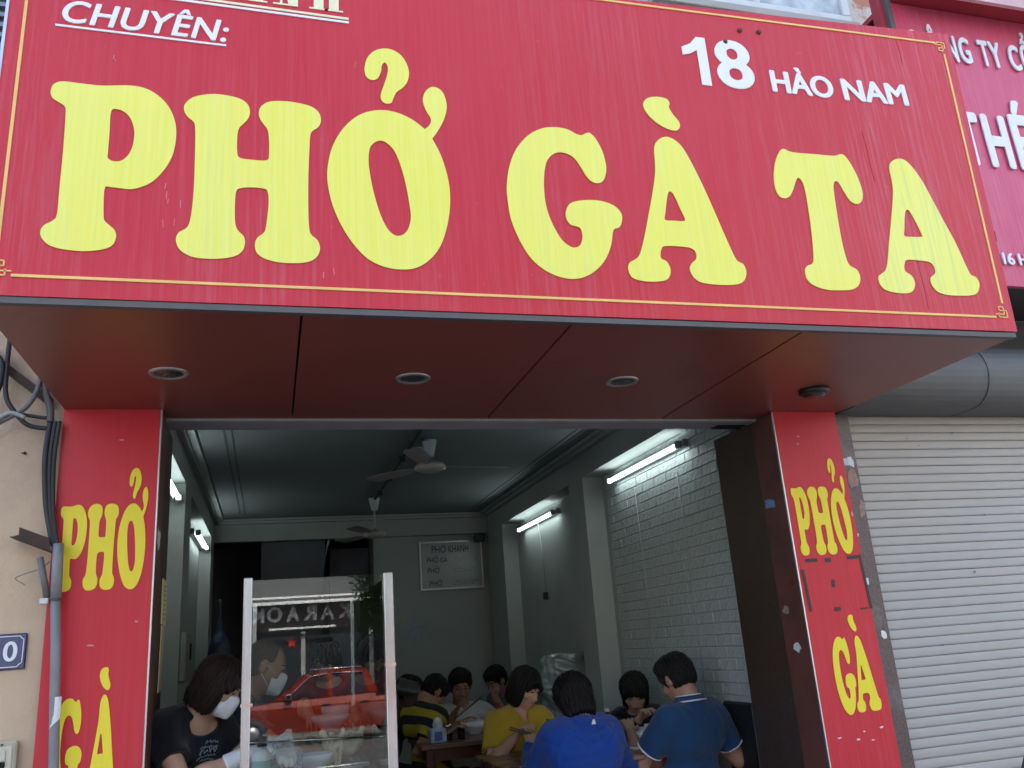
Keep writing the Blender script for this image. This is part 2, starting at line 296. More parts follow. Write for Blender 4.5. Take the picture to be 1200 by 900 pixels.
# ---------------------------------------------------------------- soft bodies: distance fields meshed as one continuous surface
def V3(*a): return np.array(a, float)
def nrm(v):
    v = np.asarray(v, float); return v/max(1e-9, np.linalg.norm(v))
class Field:
    def __init__(s, lo, hi, h):
        s.h = h; s.lo = np.array(lo, float); n = np.ceil((np.array(hi, float)-s.lo)/h).astype(int)+1
        s.ax = [(s.lo[i]+h*np.arange(n[i])).astype(np.float32) for i in range(3)]
        s.v = np.full(n, .25, np.float32)
    def sub(s, lo, hi):
        a = [max(0, int(math.floor((lo[i]-s.lo[i])/s.h))) for i in range(3)]
        b = [min(s.v.shape[i], int(math.ceil((hi[i]-s.lo[i])/s.h))+1) for i in range(3)]
        sl = tuple(slice(a[i], max(a[i], b[i])) for i in range(3))
        return sl, (s.ax[0][sl[0]][:, None, None], s.ax[1][sl[1]][None, :, None], s.ax[2][sl[2]][None, None, :])
    def join(s, fn, lo, hi, k=0., cut=False):
        m = k+3*s.h+.01
        sl, P = s.sub(np.array(lo)-m, np.array(hi)+m)
        cur = s.v[sl]
        if cur.size == 0: return s
        d = fn(*P)
        if cut: d = -d
        if cut:
            if k > 0:
                g = np.maximum(k-np.abs(cur-d), 0)/k; s.v[sl] = np.maximum(cur, d)+g*g*k*.25
            else: s.v[sl] = np.maximum(cur, d)
        elif k > 0:
            g = np.maximum(k-np.abs(cur-d), 0)/k; s.v[sl] = np.minimum(cur, d)-g*g*k*.25
        else: s.v[sl] = np.minimum(cur, d)
        return s
    def cone(s, a, b, r1, r2=None, k=.03, cut=False, flat=None, ff=1., end=False):
        """tapered limb; flat = (axis, factor) squeezes the section; end = cut square at b"""
        a, b = np.asarray(a, float), np.asarray(b, float); r2 = r1 if r2 is None else r2
        ab = b-a; L2 = max(1e-9, ab@ab); L = math.sqrt(L2); u = None if flat is None else nrm(flat)
        def fn(x, y, z):
            dx, dy, dz = x-a[0], y-a[1], z-a[2]
            t = (dx*ab[0]+dy*ab[1]+dz*ab[2])/L2; tc = np.clip(t, 0, 1)
            ex, ey, ez = dx-tc*ab[0], dy-tc*ab[1], dz-tc*ab[2]
            if u is not None:
                q = (ex*u[0]+ey*u[1]+ez*u[2])*(1/ff-1); ex, ey, ez = ex+u[0]*q, ey+u[1]*q, ez+u[2]*q
            d = np.sqrt(ex*ex+ey*ey+ez*ez)-(r1+(r2-r1)*tc)
            if end: d = np.maximum(d, (t-1)*L)
            return d
        m = max(r1, r2)*max(1, ff)
        return s.join(fn, np.minimum(a, b)-m, np.maximum(a, b)+m, k, cut)
    def ell(s, c, rad, axes=None, k=.03, cut=False):
        c = np.asarray(c, float); A = np.eye(3) if axes is None else np.array([nrm(q) for q in axes]); m = max(rad)
        def fn(x, y, z):
            dx, dy, dz = x-c[0], y-c[1], z-c[2]; k0 = 0; k1 = 0
            for i in range(3):
                q = (dx*A[i][0]+dy*A[i][1]+dz*A[i][2])/rad[i]; k0 = k0+q*q; k1 = k1+(q/rad[i])**2
            k0 = np.sqrt(k0); return k0*(k0-1)/np.maximum(np.sqrt(k1), 1e-6)
        return s.join(fn, c-m, c+m, k, cut)
    def plane(s, p, n, k=0.):
        """keep the side the normal points away from"""
        p, n = np.asarray(p, float), nrm(n)
        d = (s.ax[0]-p[0])[:, None, None]*n[0]+(s.ax[1]-p[1])[None, :, None]*n[1]+(s.ax[2]-p[2])[None, None, :]*n[2]
        s.v = np.maximum(s.v, d.astype(np.float32)); return s
    def folds(s, amp, freq=1., seed=0):
        r = np.random.default_rng(seed); x, y, z = s.ax[0][:, None, None], s.ax[1][None, :, None], s.ax[2][None, None, :]
        f = 0
        for i in range(4):
            q = r.normal(size=3); q = q/np.linalg.norm(q); q2 = r.normal(size=3); ph = r.uniform(0, 6, 2)
            wv = (38+22*i)*freq
            sn = np.sin((x*q[0]+y*q[1]+z*q[2])*wv*(1. if i == 0 else .5)+1.6*np.sin((x*q2[0]+y*q2[1]+z*q2[2])*wv*.22+ph[0])+ph[1])
            f = f+(sn if i == 0 else 1.1*(.55-np.abs(sn)**.8))/(1+.4*i)          # soft drape, then sharper creases
        s.v = s.v+(amp*.4)*f.astype(np.float32); return s
    def mesh(s, name, off=(0, 0, 0)):
        v = s.v; S = v < 0; h = s.h
        c = np.zeros(tuple(n-1 for n in v.shape), np.uint8)
        for i in (0, 1):
            for j in (0, 1):
                for k in (0, 1): c += S[i:v.shape[0]-1+i, j:v.shape[1]-1+j, k:v.shape[2]-1+k]
        idx = np.argwhere((c > 0) & (c < 8)); N = len(idx)
        acc = np.zeros((N, 3)); cnt = np.zeros(N)
        crn = [np.array(q) for q in ((0,0,0),(1,0,0),(0,1,0),(1,1,0),(0,0,1),(1,0,1),(0,1,1),(1,1,1))]
        vals = [v[idx[:, 0]+q[0], idx[:, 1]+q[1], idx[:, 2]+q[2]] for q in crn]
        for a, b in ((0,1),(2,3),(4,5),(6,7),(0,2),(1,3),(4,6),(5,7),(0,4),(1,5),(2,6),(3,7)):
            va, vb = vals[a], vals[b]; m = (va < 0) != (vb < 0)
            t = np.where(m, va/np.where(m, va-vb, 1), 0)
            acc += m[:, None]*(crn[a]+(crn[b]-crn[a])*t[:, None]); cnt += m
        pts = (idx+acc/cnt[:, None])*h+s.lo-np.array(off)
        ids = np.full(c.shape, -1, np.int32); ids[idx[:, 0], idx[:, 1], idx[:, 2]] = np.arange(N)
        F = []
        for axn in range(3):
            o1, o2 = [i for i in range(3) if i != axn]
            lo = [slice(None)]*3; hi = [slice(None)]*3; lo[axn] = slice(0, -1); hi[axn] = slice(1, None)
            A, B = S[tuple(lo)], S[tuple(hi)]; e = np.argwhere(A != B)
            e = e[(e[:, o1] > 0) & (e[:, o2] > 0) & (e[:, o1] < v.shape[o1]-1) & (e[:, o2] < v.shape[o2]-1)]
            if not len(e): continue
            ins = A[e[:, 0], e[:, 1], e[:, 2]]
            def g(d1, d2):
                q = e.copy(); q[:, o1] -= d1; q[:, o2] -= d2; return ids[q[:, 0], q[:, 1], q[:, 2]]
            q = np.stack([g(1, 1), g(0, 1), g(0, 0), g(1, 0)], 1)
            flip = ~ins if axn != 1 else ins
            q[flip] = q[flip][:, ::-1]; F.append(q)
        F = np.concatenate(F) if F else np.zeros((0, 4), int)
        F = F[(F >= 0).all(1)]
        me = bpy.data.meshes.new(name); me.vertices.add(N); me.vertices.foreach_set('co', pts.astype(np.float32).ravel())
        me.loops.add(len(F)*4); me.loops.foreach_set('vertex_index', F.astype(np.int32).ravel())
        me.polygons.add(len(F)); me.polygons.foreach_set('loop_start', np.arange(len(F), dtype=np.int32)*4)
        me.polygons.foreach_set('loop_total', np.full(len(F), 4, np.int32)); me.polygons.foreach_set('use_smooth', np.ones(len(F), bool))
        me.update(calc_edges=True); me.validate(); return me

# ---------------------------------------------------------------- people
def skin(name, c): return M(name, c, .5, var=.07, vs=30, bump=.12, bs=400, spec=.4)
def cloth(name, c, rough=.88): return M(name, c, rough, var=.10, vs=9, bump=.35, bs=700, spec=.25, sheen=.15)
def hair_mat(name, c): return M(name, c, .62, var=.3, vs=40, bump=.5, bs=60, stretch=(4, 4, .5), spec=.12)
SK1, SK2, SK3 = skin('skin_light', (.50, .30, .21)), skin('skin_medium', (.36, .20, .13)), skin('skin_tan', (.27, .145, .09))
HAIR = hair_mat('black_hair', (.012, .010, .010)); HBR = hair_mat('dark_brown_hair', (.022, .014, .012)); STRAND = M('black_strand', (.022, .019, .018), .4, spec=.4); STRANDB = M('brown_strand', (.045, .026, .019), .4, spec=.4)
SHOE = M('shoe_rubber', (.03, .03, .03), .6); EYE = M('eye_dark', (.012, .008, .007), .15); BROW = M('brow_hair', (.02, .014, .012), .8); LIP = M('lip_skin', (.38, .13, .11), .4)
def crv(pts, n=8):
    P = [Vector(p) for p in pts]; out = []
    for i in range(len(P)-1):
        p0, p1, p2, p3 = P[max(i-1, 0)], P[i], P[i+1], P[min(i+2, len(P)-1)]
        for k in range(n):
            t = k/n; out.append(.5*((2*p1)+(p2-p0)*t+(2*p0-5*p1+4*p2-p3)*t*t+(3*p1-p0-3*p2+p3)*t**3))
    return out+[P[-1]]
def rotv(v, ax, a):
    return np.array(Matrix.Rotation(a, 3, Vector(ax)) @ Vector(v))
def hand(F, W, d, n, side, s, curl=.5, spread=.16, grow=0.):
    """palm, four unequal bent fingers and a thumb from the side of the palm"""
    d, n = nrm(d), nrm(n); n = nrm(n-d*(n@d)); l = np.cross(d, n)*side        # l points to the thumb side
    K = W+d*.088*s
    for q in (-.026, -.009, .009, .026):
        F.cone(W+l*q*.55*s+d*.012*s, K+l*q*s, (.0125+grow)*s, (.0105+grow)*s, k=.012)
    for i, (q, L) in enumerate(((.029, .068), (.010, .078), (-.010, .072), (-.028, .056))):
        a0 = K+l*q*s; c = curl*(.8+.14*i); dd = nrm(d+l*(q/.029*spread))
        d1 = nrm(dd*math.cos(c*.6)+n*math.sin(c*.6)); d2 = nrm(dd*math.cos(c*1.5)+n*math.sin(c*1.5)); d3 = nrm(dd*math.cos(c*2.1)+n*math.sin(c*2.1))
        b0 = a0+d1*L*.45*s; c0 = b0+d2*L*.32*s; e0 = c0+d3*L*.24*s
        F.cone(a0, b0, (.0088+grow)*s, (.0082+grow)*s, k=.006); F.cone(b0, c0, (.0082+grow)*s, (.0075+grow)*s, k=.004); F.cone(c0, e0, (.0075+grow)*s, (.0066+grow)*s, k=.004)
    t0 = W+l*.024*s+d*.02*s; t1 = t0+nrm(d*.75+l*.7+n*.25)*.036*s; t2 = t1+nrm(d*.95+l*.25+n*.4)*.030*s
    F.cone(t0, t1, (.0125+grow)*s, (.0098+grow)*s, k=.012); F.cone(t1, t2, (.0098+grow)*s, (.008+grow)*s, k=.004)
def person(label, head, heading, sit=True, zp=.50, H=1.62, pitch=20, hyaw=0, lean=None, RH=None, LH=None, skinm=None, shirt=None, sleeve='short', pants=None,
           hair='short', hairm=None, female=True, h=.0075, pn=(0, 0, -1), curl=.55, neck='crew', mask=False, glove=None, bulk=1., floor=0., group=None, roll=0, pnL=None, pole_r=None, slv=.68, neckr=0.):
    s = H/1.65; up = V3(0, 0, 1); a = R(heading); f = V3(math.cos(a), math.sin(a), 0); l = V3(-math.sin(a), math.cos(a), 0)
    hc = np.array(head, float); sw = (.172 if female else .198)*s*bulk
    ah = R(heading+hyaw); hf0 = V3(math.cos(ah), math.sin(ah), 0); hl = V3(-math.sin(ah), math.cos(ah), 0)
    p = R(pitch); hf = hf0*math.cos(p)-up*math.sin(p); hu = hf0*math.sin(p)+up*math.cos(p)
    if roll: hu = rotv(hu, hf, R(roll)); hl = rotv(hl, hf, R(roll))
    def spine(ln):
        dv = lambda q: up*math.cos(q)+f*math.sin(q)
        p0 = V3(0, 0, 0); p1 = p0+dv(ln*.55)*.17*s; p2 = p1+dv(ln)*.19*s; p3 = p2+dv(ln*1.12)*.135*s
        nk = p3+nrm(dv(ln*.9)+hu*.6)*.085*s; c = nk+hu*.088*s+hf*.022*s
        return p0, p1, p2, p3, nk, c
    if lean is None:
        lo, hi = -.15, 1.25
        for _ in range(30):
            m = (lo+hi)/2
            if spine(m)[5][2]+zp > hc[2]: lo = m
            else: hi = m
        ln = lo
    else: ln = R(lean)
    sp = spine(ln); o = hc-sp[5]
    p0, p1, p2, p3, nk, _ = [q+o for q in sp]
    tdir = nrm(p3-p2); bk = np.cross(l, tdir); bk = bk if bk@f < 0 else -bk
    # arms
    arms = {}
    for sd, tgt in ((1, LH), (-1, RH)):
        S = p3-tdir*.045*s+l*sd*sw*.92; A, B = .275*s, .245*s
        if tgt is None: tgt = p0+f*.36*s+l*sd*.14*s+up*.10*s if sit else S-up*(A+B)*.96+f*.08
        W = np.array(tgt, float); v = W-S; D = np.linalg.norm(v)
        if D > (A+B)*.985: W = S+v/D*(A+B)*.985; v = W-S; D = np.linalg.norm(v)
        D = max(D, .12); vd = v/D; x = (A*A-B*B+D*D)/(2*D); y = math.sqrt(max(0, A*A-x*x))
        pole = -up*1.0+l*sd*.55-f*.25
        if pole_r is not None and sd < 0: pole = np.array(pole_r, float)
        pole = nrm(pole-vd*(pole@vd))
        E = S+vd*x+pole*y; arms[sd] = (S, E, W)
    # legs
    legs = {}
    for sd in (1, -1):
        hp = p0+l*sd*.088*s-up*.03
        if sit: kn = hp+f*.40*s+l*sd*.06; kn[2] = max(floor+.44*s, hp[2]-.03); an = kn+f*.02; an[2] = floor+.085
        else:
            an = hp+l*sd*.03; an[2] = floor+.085; kn = (hp+an)/2+f*.02
        legs[sd] = (hp, kn, an)
    allp = [p0, p1, p2, p3, hc+hu*.2, hc-hu*.2]+[q for t in arms.values() for q in t]+[q for t in legs.values() for q in t]
    for S, E, W in arms.values(): allp.append(W+nrm(W-E)*.2)
    for hp, kn, an in legs.values(): allp.append(an+f*.2)
    lo = np.min(allp, 0)-.2; hi = np.max(allp, 0)+.2; lo[2] = floor-.03
    base = V3(p0[0], p0[1], floor)
    def torso(F, g=0., k=.06):
        b = bulk
        F.cone(p0-l*.07*s*b, p0+l*.07*s*b, (.112*b+g)*s, k=k)
        F.cone(p1-l*.055*s*b, p1+l*.055*s*b, ((.092 if female else .102)*b+g)*s, k=k)
        F.cone(p2-l*.078*s*b+bk*.01, p2+l*.078*s*b+bk*.01, (.103*b+g)*s, k=k)
        F.cone((p2+p3)/2-l*.09*s*b, (p2+p3)/2+l*.09*s*b, (.09*b+g)*s, k=k)
        F.cone(p3-tdir*.055*s-l*(sw-.05*s), p3-tdir*.055*s+l*(sw-.05*s), (.058+g)*s, k=k)
        F.cone(p3+tdir*.0*s+bk*.012, p3-tdir*.05*s+l*sw*.55, (.042+g)*s, (.05+g)*s, k=.05); F.cone(p3+bk*.012, p3-tdir*.05*s-l*sw*.55, (.042+g)*s, (.05+g)*s, k=.05)
        if female:
            for sd in (1, -1): F.ell(p2+tdir*.02-bk*.072*s+l*sd*.068*s, ((.062+g)*s,)*3, k=.05)
        else: F.cone(p2+tdir*.05-bk*.06*s-l*.07*s, p2+tdir*.05-bk*.06*s+l*.07*s, (.06+g)*s, k=.06)
    # body: one continuous skin
    F = Field(lo, hi, h)
    torso(F, -.008)
    F.cone(p3-tdir*.02, nk, .058*s, .050*s, k=.04); F.cone(nk, nk+hu*.06*s, .050*s, .052*s, k=.03)
    for sd, (S, E, W) in arms.items():
        ar = (.044 if female else .050)*s*(.5+.5*bulk)
        F.cone(S, E, ar+.006, ar-.006, k=.05); F.cone(E, E+(W-E)*.4, ar-.006, ar-.004, k=.02); F.cone(E+(W-E)*.35, W, ar-.004, .026*s, k=.025, flat=None)
        hand(F, W, W-E, pn if (sd < 0 or pnL is None) else pnL, -sd, s, curl, grow=.003 if (glove and sd in glove) else 0)
    for sd, (hp, kn, an) in legs.items():
        F.cone(hp, kn, .078*s, .052*s, k=.05); F.cone(kn, kn+(an-kn)*.35, .052*s, .052*s, k=.02); F.cone(kn+(an-kn)*.3, an, .052*s, .034*s, k=.03); F.cone(an-up*.03, an-up*.045+f*.13*s, .036*s, .03*s, k=.03)
    # head
    hs = s*(1.0 if female else 1.04)
    def HP(x, y, z): return hc+(hl*x+hf*y+hu*z)*hs
    X = (hl, hf, hu)
    F.ell(HP(0, -.008, .034), (.074*hs, .093*hs, .083*hs), X, k=.03); F.ell(HP(0, .022, -.03), (.062*hs, .068*hs, .078*hs), X, k=.03)
    F.ell(HP(0, .048, -.078), (.034*hs, .036*hs, .030*hs), X, k=.035)                                     # chin
    for sd in (1, -1):
        F.ell(HP(sd*.040, .058, -.022), (.024*hs, .020*hs, .020*hs), X, k=.02)                              # cheek
        F.ell(HP(sd*.032, .092, .016), (.018*hs, .014*hs, .011*hs), X, k=.012, cut=True)                    # eye socket
        F.ell(HP(sd*.032, .076, .014), (.015*hs, .011*hs, .009*hs), X, k=.004)                              # lid
        F.ell(HP(sd*.074, -.008, .0), (.010*hs, .020*hs, .032*hs), X, k=.008)                               # ear
        F.ell(HP(sd*.012, .098, -.034), (.010*hs, .011*hs, .009*hs), X, k=.008)
    F.cone(HP(0, .084, .018), HP(0, .106, -.028), .008*hs, .0125*hs, k=.012)                                # nose
    F.cone(HP(-.03, .082, .032), HP(.03, .082, .032), .009*hs, k=.018)                                      # brow ridge
    F.cone(HP(-.016, .088, -.058), HP(.016, .088, -.058), .0075*hs, k=.010)                                 # lips
    me = F.mesh('person', base); body = link('person', me, skinm or SK2); body.location = base; tag(body, label, 'person', group)
    # clothes
    def garment(name, F, mat):
        m = F.mesh(name, base); return link(name, m, mat, body)
    F = Field(lo, hi, h)
    torso(F, .014 if sleeve != 'long' else .022)
    for sd, (S, E, W) in arms.items():
        ar = (.044 if female else .050)*s
        if sleeve == 'short': F.cone(S-nrm(E-S)*.01, S+(E-S)*slv, ar+.024, ar+.020, k=.04, end=True)
        elif sleeve == 'elbow': F.cone(S, S+(E-S)*.92, ar+.024, ar+.018, k=.04, end=True)
        else:
            F.cone(S, E, ar+.026, ar+.016, k=.045); F.cone(E, W-nrm(W-E)*.012, ar+.016, .040*s, k=.03, end=True)
    if neck == 'hood':
        c = p3+bk*.065*s+tdir*.012
        F.ell(c-bk*.02, (.10*s, .045*s, .055*s), (l, bk, tdir), k=.02)
        F.cone(p3+l*.07*s, p3-bk*.06*s-tdir*.03, .030*s, .022*s, k=.03); F.cone(p3-l*.07*s, p3-bk*.06*s-tdir*.03, .030*s, .022*s, k=.03)
    F.folds(.010 if sleeve != 'long' else .015, 1., int(abs(hc[0])*1000)+3)
    nr = {'crew': .060, 'v': .064, 'hood': .056, 'polo': .058}[neck]*s+neckr
    F.cone(p3-tdir*.012, nk+hu*.25, nr, nr+.03, k=.01, cut=True)
    if neck == 'v': F.cone(p3-bk*.05*s, p3-bk*.12*s-tdir*.09*s, .045*s, .015*s, k=.01, cut=True)
    if neck == 'crew' and female: F.ell(p3-bk*.040*s+tdir*.012, (.088*s, .062*s, .036*s), (l, bk, tdir), k=.02, cut=True)
    F.plane(p0-up*(.10 if not sit else .06), -up)
    top = garment({'hood': 'hooded_jacket', 'polo': 'polo_shirt'}.get(neck, 'shirt'), F, shirt or cloth('white_cotton', (.6, .6, .6)))
    if neck == 'hood':                                  # the hood lying folded on the upper back
        c = p3+bk*.088*s-tdir*.035*s; F = Field(c-.26, c+.26, .006)
        F.ell(c, (.135*s, .062*s, .085*s), (l, bk, tdir), k=.02); F.cone(c-l*.11*s+tdir*.03*s-bk*.04, c-tdir*.085*s+bk*.012, .034*s, .026*s, k=.02); F.cone(c+l*.11*s+tdir*.03*s-bk*.04, c-tdir*.085*s+bk*.012, .034*s, .026*s, k=.02)
        F.ell(c+tdir*.075*s-bk*.005, (.098*s, .050*s, .062*s), (l, bk, tdir), k=.012, cut=True)
        for q in (-.035, .0, .03): F.cone(c-l*.13*s+tdir*(q+.03)*s+bk*.05, c+tdir*(q-.045)*s+bk*.066*s, .007, .009, k=.012, cut=True); F.cone(c+l*.13*s+tdir*(q+.03)*s+bk*.05, c+tdir*(q-.045)*s+bk*.066*s, .007, .009, k=.012, cut=True)
        F.folds(.008, 1.3, 8); hd_ = garment('hood', F, shirt)
        b = MB(); q_ = p3+bk*.125*s+tdir*.048*s; b.prism([(-.012, 0), (.012, 0), (.007, .022), (-.005, .024)], lambda p: q_+l*p[0]+tdir*p[1]+bk*.004, lambda p: q_+l*p[0]+tdir*p[1]); b.build('label_tag', M('white_tag', (.7, .7, .72)), hd_)
    F = Field(lo, [hi[0], hi[1], p1[2]+.05], h*1.25)
    F.cone(p0-l*.07*s, p0+l*.07*s, .114*s*bulk+.006, k=.05)
    for sd, (hp, kn, an) in legs.items(): F.cone(hp, kn, .09*s, .066*s, k=.05); F.cone(kn, an, .066*s, .055*s, k=.03, end=True)
    F.folds(.006, 1, 5)
    garment('trousers', F, pants or cloth('dark_denim', (.02, .023, .035)))
    for sd, (hp, kn, an) in legs.items():
        b = MB(); c = an+f*.05*s-up*.045
        F2 = Field(c-.2, c+.2, .01); F2.cone(an-up*.045-f*.02, an-up*.05+f*.14*s, .045*s, .038*s, k=.02); F2.plane([0, 0, floor+.002], -up)
        link('shoe', F2.mesh('shoe', base), SHOE, body)
    # face
    hidden_face = mask
    for sd in (1, -1):
        m = MB(); e = HP(sd*.031, .086, .013); m.ball((0, 0, 0), 1, .0115*hs, .0045*hs, .0045*hs)
        q = Matrix((hl, hf, hu)).transposed().to_4x4(); m.bm.transform(Matrix.Translation(Vector(e)) @ q); m.build('eye', EYE, body)
        m = MB(); m.tube([HP(sd*.014, .093, .032), HP(sd*.030, .091, .037), HP(sd*.048, .074, .033)], [.003*hs, .0035*hs, .002*hs], 6); m.build('eyebrow', BROW, body)
    if not mask:
        m = MB(); m.tube([HP(-.022, .090, -.058), HP(-.008, .0965, -.0565), HP(0, .097, -.058), HP(.008, .0965, -.0565), HP(.022, .090, -.058)], [.002*hs, .0045*hs, .005*hs, .0045*hs, .002*hs], 7); m.build('lips', LIP, body)
    # hair
    hm = hairm or HAIR; hh = .0055
    F = Field(hc-.24, hc+.24, hh)
    if hair in ('short', 'bald', 'crop'):
        t = {'short': .013, 'crop': .008, 'bald': .0018}[hair]
        F.ell(HP(0, -.012, .040), ((.074+t)*hs, (.092+t)*hs, (.083+t*1.3)*hs), X, k=0); F.ell(HP(0, -.03, -.01), ((.070+t*.7)*hs, (.066+t)*hs, (.062)*hs), X, k=.02)
        if hair == 'short': F.ell(HP(.01, .035, .098), (.066*hs, .055*hs, .028*hs), X, k=.03)
        F.ell(HP(0, .085, -.020 if hair != 'bald' else .03), (.085*hs, .072*hs, (.076 if hair != 'bald' else .12)*hs), X, k=.008, cut=True)
        for sd in (1, -1): F.ell(HP(sd*.08, .0, -.012), (.02*hs, .026*hs, .04*hs), X, k=.006, cut=True)
        F.plane(HP(0, 0, -.065), -hu)
    else:
        dn = {'bob': .115, 'long': .19, 'bun': .05, 'shag': .13}[hair]
        F.ell(HP(0, -.014, .042), (.089*hs, .106*hs, .094*hs), X, k=0)
        F.cone(HP(0, -.022, .02), HP(0, -.030, -dn+.05), (.104 if hair == 'shag' else .093)*hs, (.090 if hair != 'long' else .085)*hs, k=.03)
        if hair == 'bob':
            for sd in (1, -1): F.ell(HP(sd*.068, .018, -.035), (.030*hs, .042*hs, .085*hs), X, k=.02)
        F.ell(HP(0, .110, -.028), (.078*hs, .098*hs, .090*hs), X, k=.012, cut=True)
        F.ell(HP(0, .02, -.10), (.052*hs, .075*hs, .08*hs), X, k=.012, cut=True)
        if hair in ('bob', 'long', 'shag'):
            F.cone(HP(-.03, .084, .075), HP(.052, .078, .030), .022*hs, .018*hs, k=.02)
            F.cone(HP(-.03, .080, .075), HP(-.060, .066, .026), .020*hs, .016*hs, k=.02)
        if hair == 'long': F.cone(HP(-.05, .086, .052), HP(.05, .086, .052), .018*hs, k=.015)
        if hair == 'bun': F.ell(HP(0, -.12, .06), (.045*hs, .045*hs, .045*hs), X, k=.02)
        F.plane(HP(0, 0, -dn), -hu)
    # strands: fine furrows running down from the crown
    x, y, z = F.ax[0][:, None, None]-hc[0], F.ax[1][None, :, None]-hc[1], F.ax[2][None, None, :]-hc[2]
    ang = np.arctan2(x*hl[0]+y*hl[1]+z*hl[2], x*hf[0]+y*hf[1]+z*hf[2]+.01); zz = x*hu[0]+y*hu[1]+z*hu[2]
    if hair != 'bald': F.v = F.v+(.0032*np.sin(ang*23+9*zz+2*np.sin(zz*40))+.0022*np.sin(ang*41-14*zz)+.0030*np.sin(ang*9+31*zz)*np.sin(zz*55+ang*5)).astype(np.float32)
    hr = garment('hair', F, hm)
    if hair != 'bald':                                 # loose strands lying over and just off the mass of hair
        hme = hr.data; bvh = BVHTree.FromPolygons([v.co[:] for v in hme.vertices], [q.vertices[:] for q in hme.polygons]); rr = random.Random(int(abs(hc[0])*999)); b = MB(); C0 = Vector(HP(0, -.012, .03)-base)
        HL, HF, HU = Vector(hl), Vector(hf), Vector(hu)
        for q in range(170 if h < .008 else 60):
            th = rr.uniform(0, 6.283); ph = R(rr.uniform(3, 60)); end = R(rr.uniform(95, 150)); pts = []; lift = rr.uniform(.0004, .0045); last = None
            while ph < end:
                dv = HU*math.cos(ph)+(HF*math.cos(th)+HL*math.sin(th))*math.sin(ph)
                hit = bvh.ray_cast(C0+dv*.3, -dv)[0]
                if hit is None or (last is not None and (hit-last).length > .035): break
                pts.append(hit+dv*(lift*min(1, len(pts)/2))+Vector(base)); last = hit; ph += R(9); th += rr.uniform(-.06, .06)
            if len(pts) > 2: b.tube(crv(pts, 3), [.0009]*(len(pts)*3-3)+[.0004], 3, caps=False)
        st_ = b.build('hair_strands', STRAND if hm is HAIR else STRANDB, hr); st_['kind'] = 'stuff'
    if mask:
        F = Field(hc-.2, hc+.2, .0045)
        F.ell(HP(0, .030, -.045), (.068*hs, .080*hs, .072*hs), X, k=0); F.cone(HP(0, .10, -.018), HP(0, .094, -.085), .018*hs, .016*hs, k=.03)
        F.ell(HP(0, .022, -.042), (.0655*hs, .074*hs, .072*hs), X, k=0, cut=True)
        F.plane(HP(0, .09, .004), hu-hf*.15); F.plane(HP(0, .048, 0), -hf)
        x, y, z = F.ax[0][:, None, None]-hc[0], F.ax[1][None, :, None]-hc[1], F.ax[2][None, None, :]-hc[2]
        F.v = F.v+(.0007*np.sin((x*hu[0]+y*hu[1]+z*hu[2])*420)).astype(np.float32)
        mk = garment('face_mask', F, M('mask_paper', (.78, .79, .80), .8, var=.03, bump=.1, bs=300))
        m = MB()
        for sd in (1, -1):
            m.tube([HP(sd*.062, .055, -.012), HP(sd*.078, .01, .012), HP(sd*.082, -.018, .014)], .0016, 5); m.tube([HP(sd*.056, .055, -.078), HP(sd*.072, .01, -.04), HP(sd*.080, -.02, -.012)], .0016, 5)
        m.build('ear_loop', MATS['mask_paper'], mk)
    if glove:
        for sd in glove:
            S, E, W = arms[sd]; c = W; F = Field(c-.26, c+.26, .006)
            hand(F, W, W-E, pn if (sd < 0 or pnL is None) else pnL, -sd, s, curl, grow=.0065)
            F.cone(W-nrm(W-E)*.075, W+nrm(W-E)*.02, .041*s, .034*s, k=.02); F.plane(W-nrm(W-E)*.07, -(W-E)); F.folds(.003, 2, 3)
            garment('glove', F, M('latex_glove', (.72, .72, .72), .45, var=.05, bump=.2, bs=120))
    J = dict(p0=p0, p1=p1, p2=p2, p3=p3, nk=nk, arms=arms, bk=bk, tdir=tdir, l=l, f=f, base=base, s=s, top=top, HP=HP, hs=hs, hu=hu, hf=hf, hl=hl, lo=lo, hi=hi)
    return body, J
# ---------------------------------------------------------------- surfaces used in several places
VRED = vinyl('red_vinyl', (.52, .018, .031), (.55, .044, .062), (.55, .12, .155), .40)
VRED2 = vinyl('red_vinyl_pillar', (.52, .020, .032), (.55, .042, .060), (.52, .06, .07), .45)
VYEL = vinyl('yellow_vinyl', (.80, .76, .095), (.83, .84, .25), (.60, .68, .22), .40)
VYEL2 = vinyl('yellow_vinyl_pillar', (.80, .66, .035), (.82, .70, .06), (.70, .58, .05), .45)
VGOLD = M('gold_line', (.78, .50, .14), .45)
VWHITE = vinyl('white_vinyl', (.78, .78, .80), (.80, .80, .83), (.62, .64, .70), .42)
CREAM = M('cream_vinyl', (.80, .76, .50), .45)
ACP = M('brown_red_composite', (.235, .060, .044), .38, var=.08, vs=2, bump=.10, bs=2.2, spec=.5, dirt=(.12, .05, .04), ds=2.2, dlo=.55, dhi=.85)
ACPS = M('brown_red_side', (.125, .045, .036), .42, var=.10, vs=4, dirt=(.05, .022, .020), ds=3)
ALU = M('aluminium', (.55, .55, .56), .32, metal=.9, var=.10, vs=14, stretch=(1, 1, .2))
ALUD = M('dull_aluminium', (.10, .096, .096), .6, metal=.1, var=.12, vs=10)
BLACK = M('black_gap', (.006, .006, .006), .9)
DGRAN = M('dark_granite', (.050, .029, .021), .42, var=.45, vs=90, dirt=(.05, .042, .04), ds=5)
RGRAN = M('brown_granite', (.085, .058, .055), .35, var=.5, vs=130, dirt=(.16, .14, .14), ds=4, dlo=.55, dhi=.72)
BEIGE = M('beige_render', (.54, .40, .275), .9, var=.07, vs=3, bump=.25, bs=120, dirt=(.36, .28, .22), ds=1.3, dlo=.5, dhi=.8)
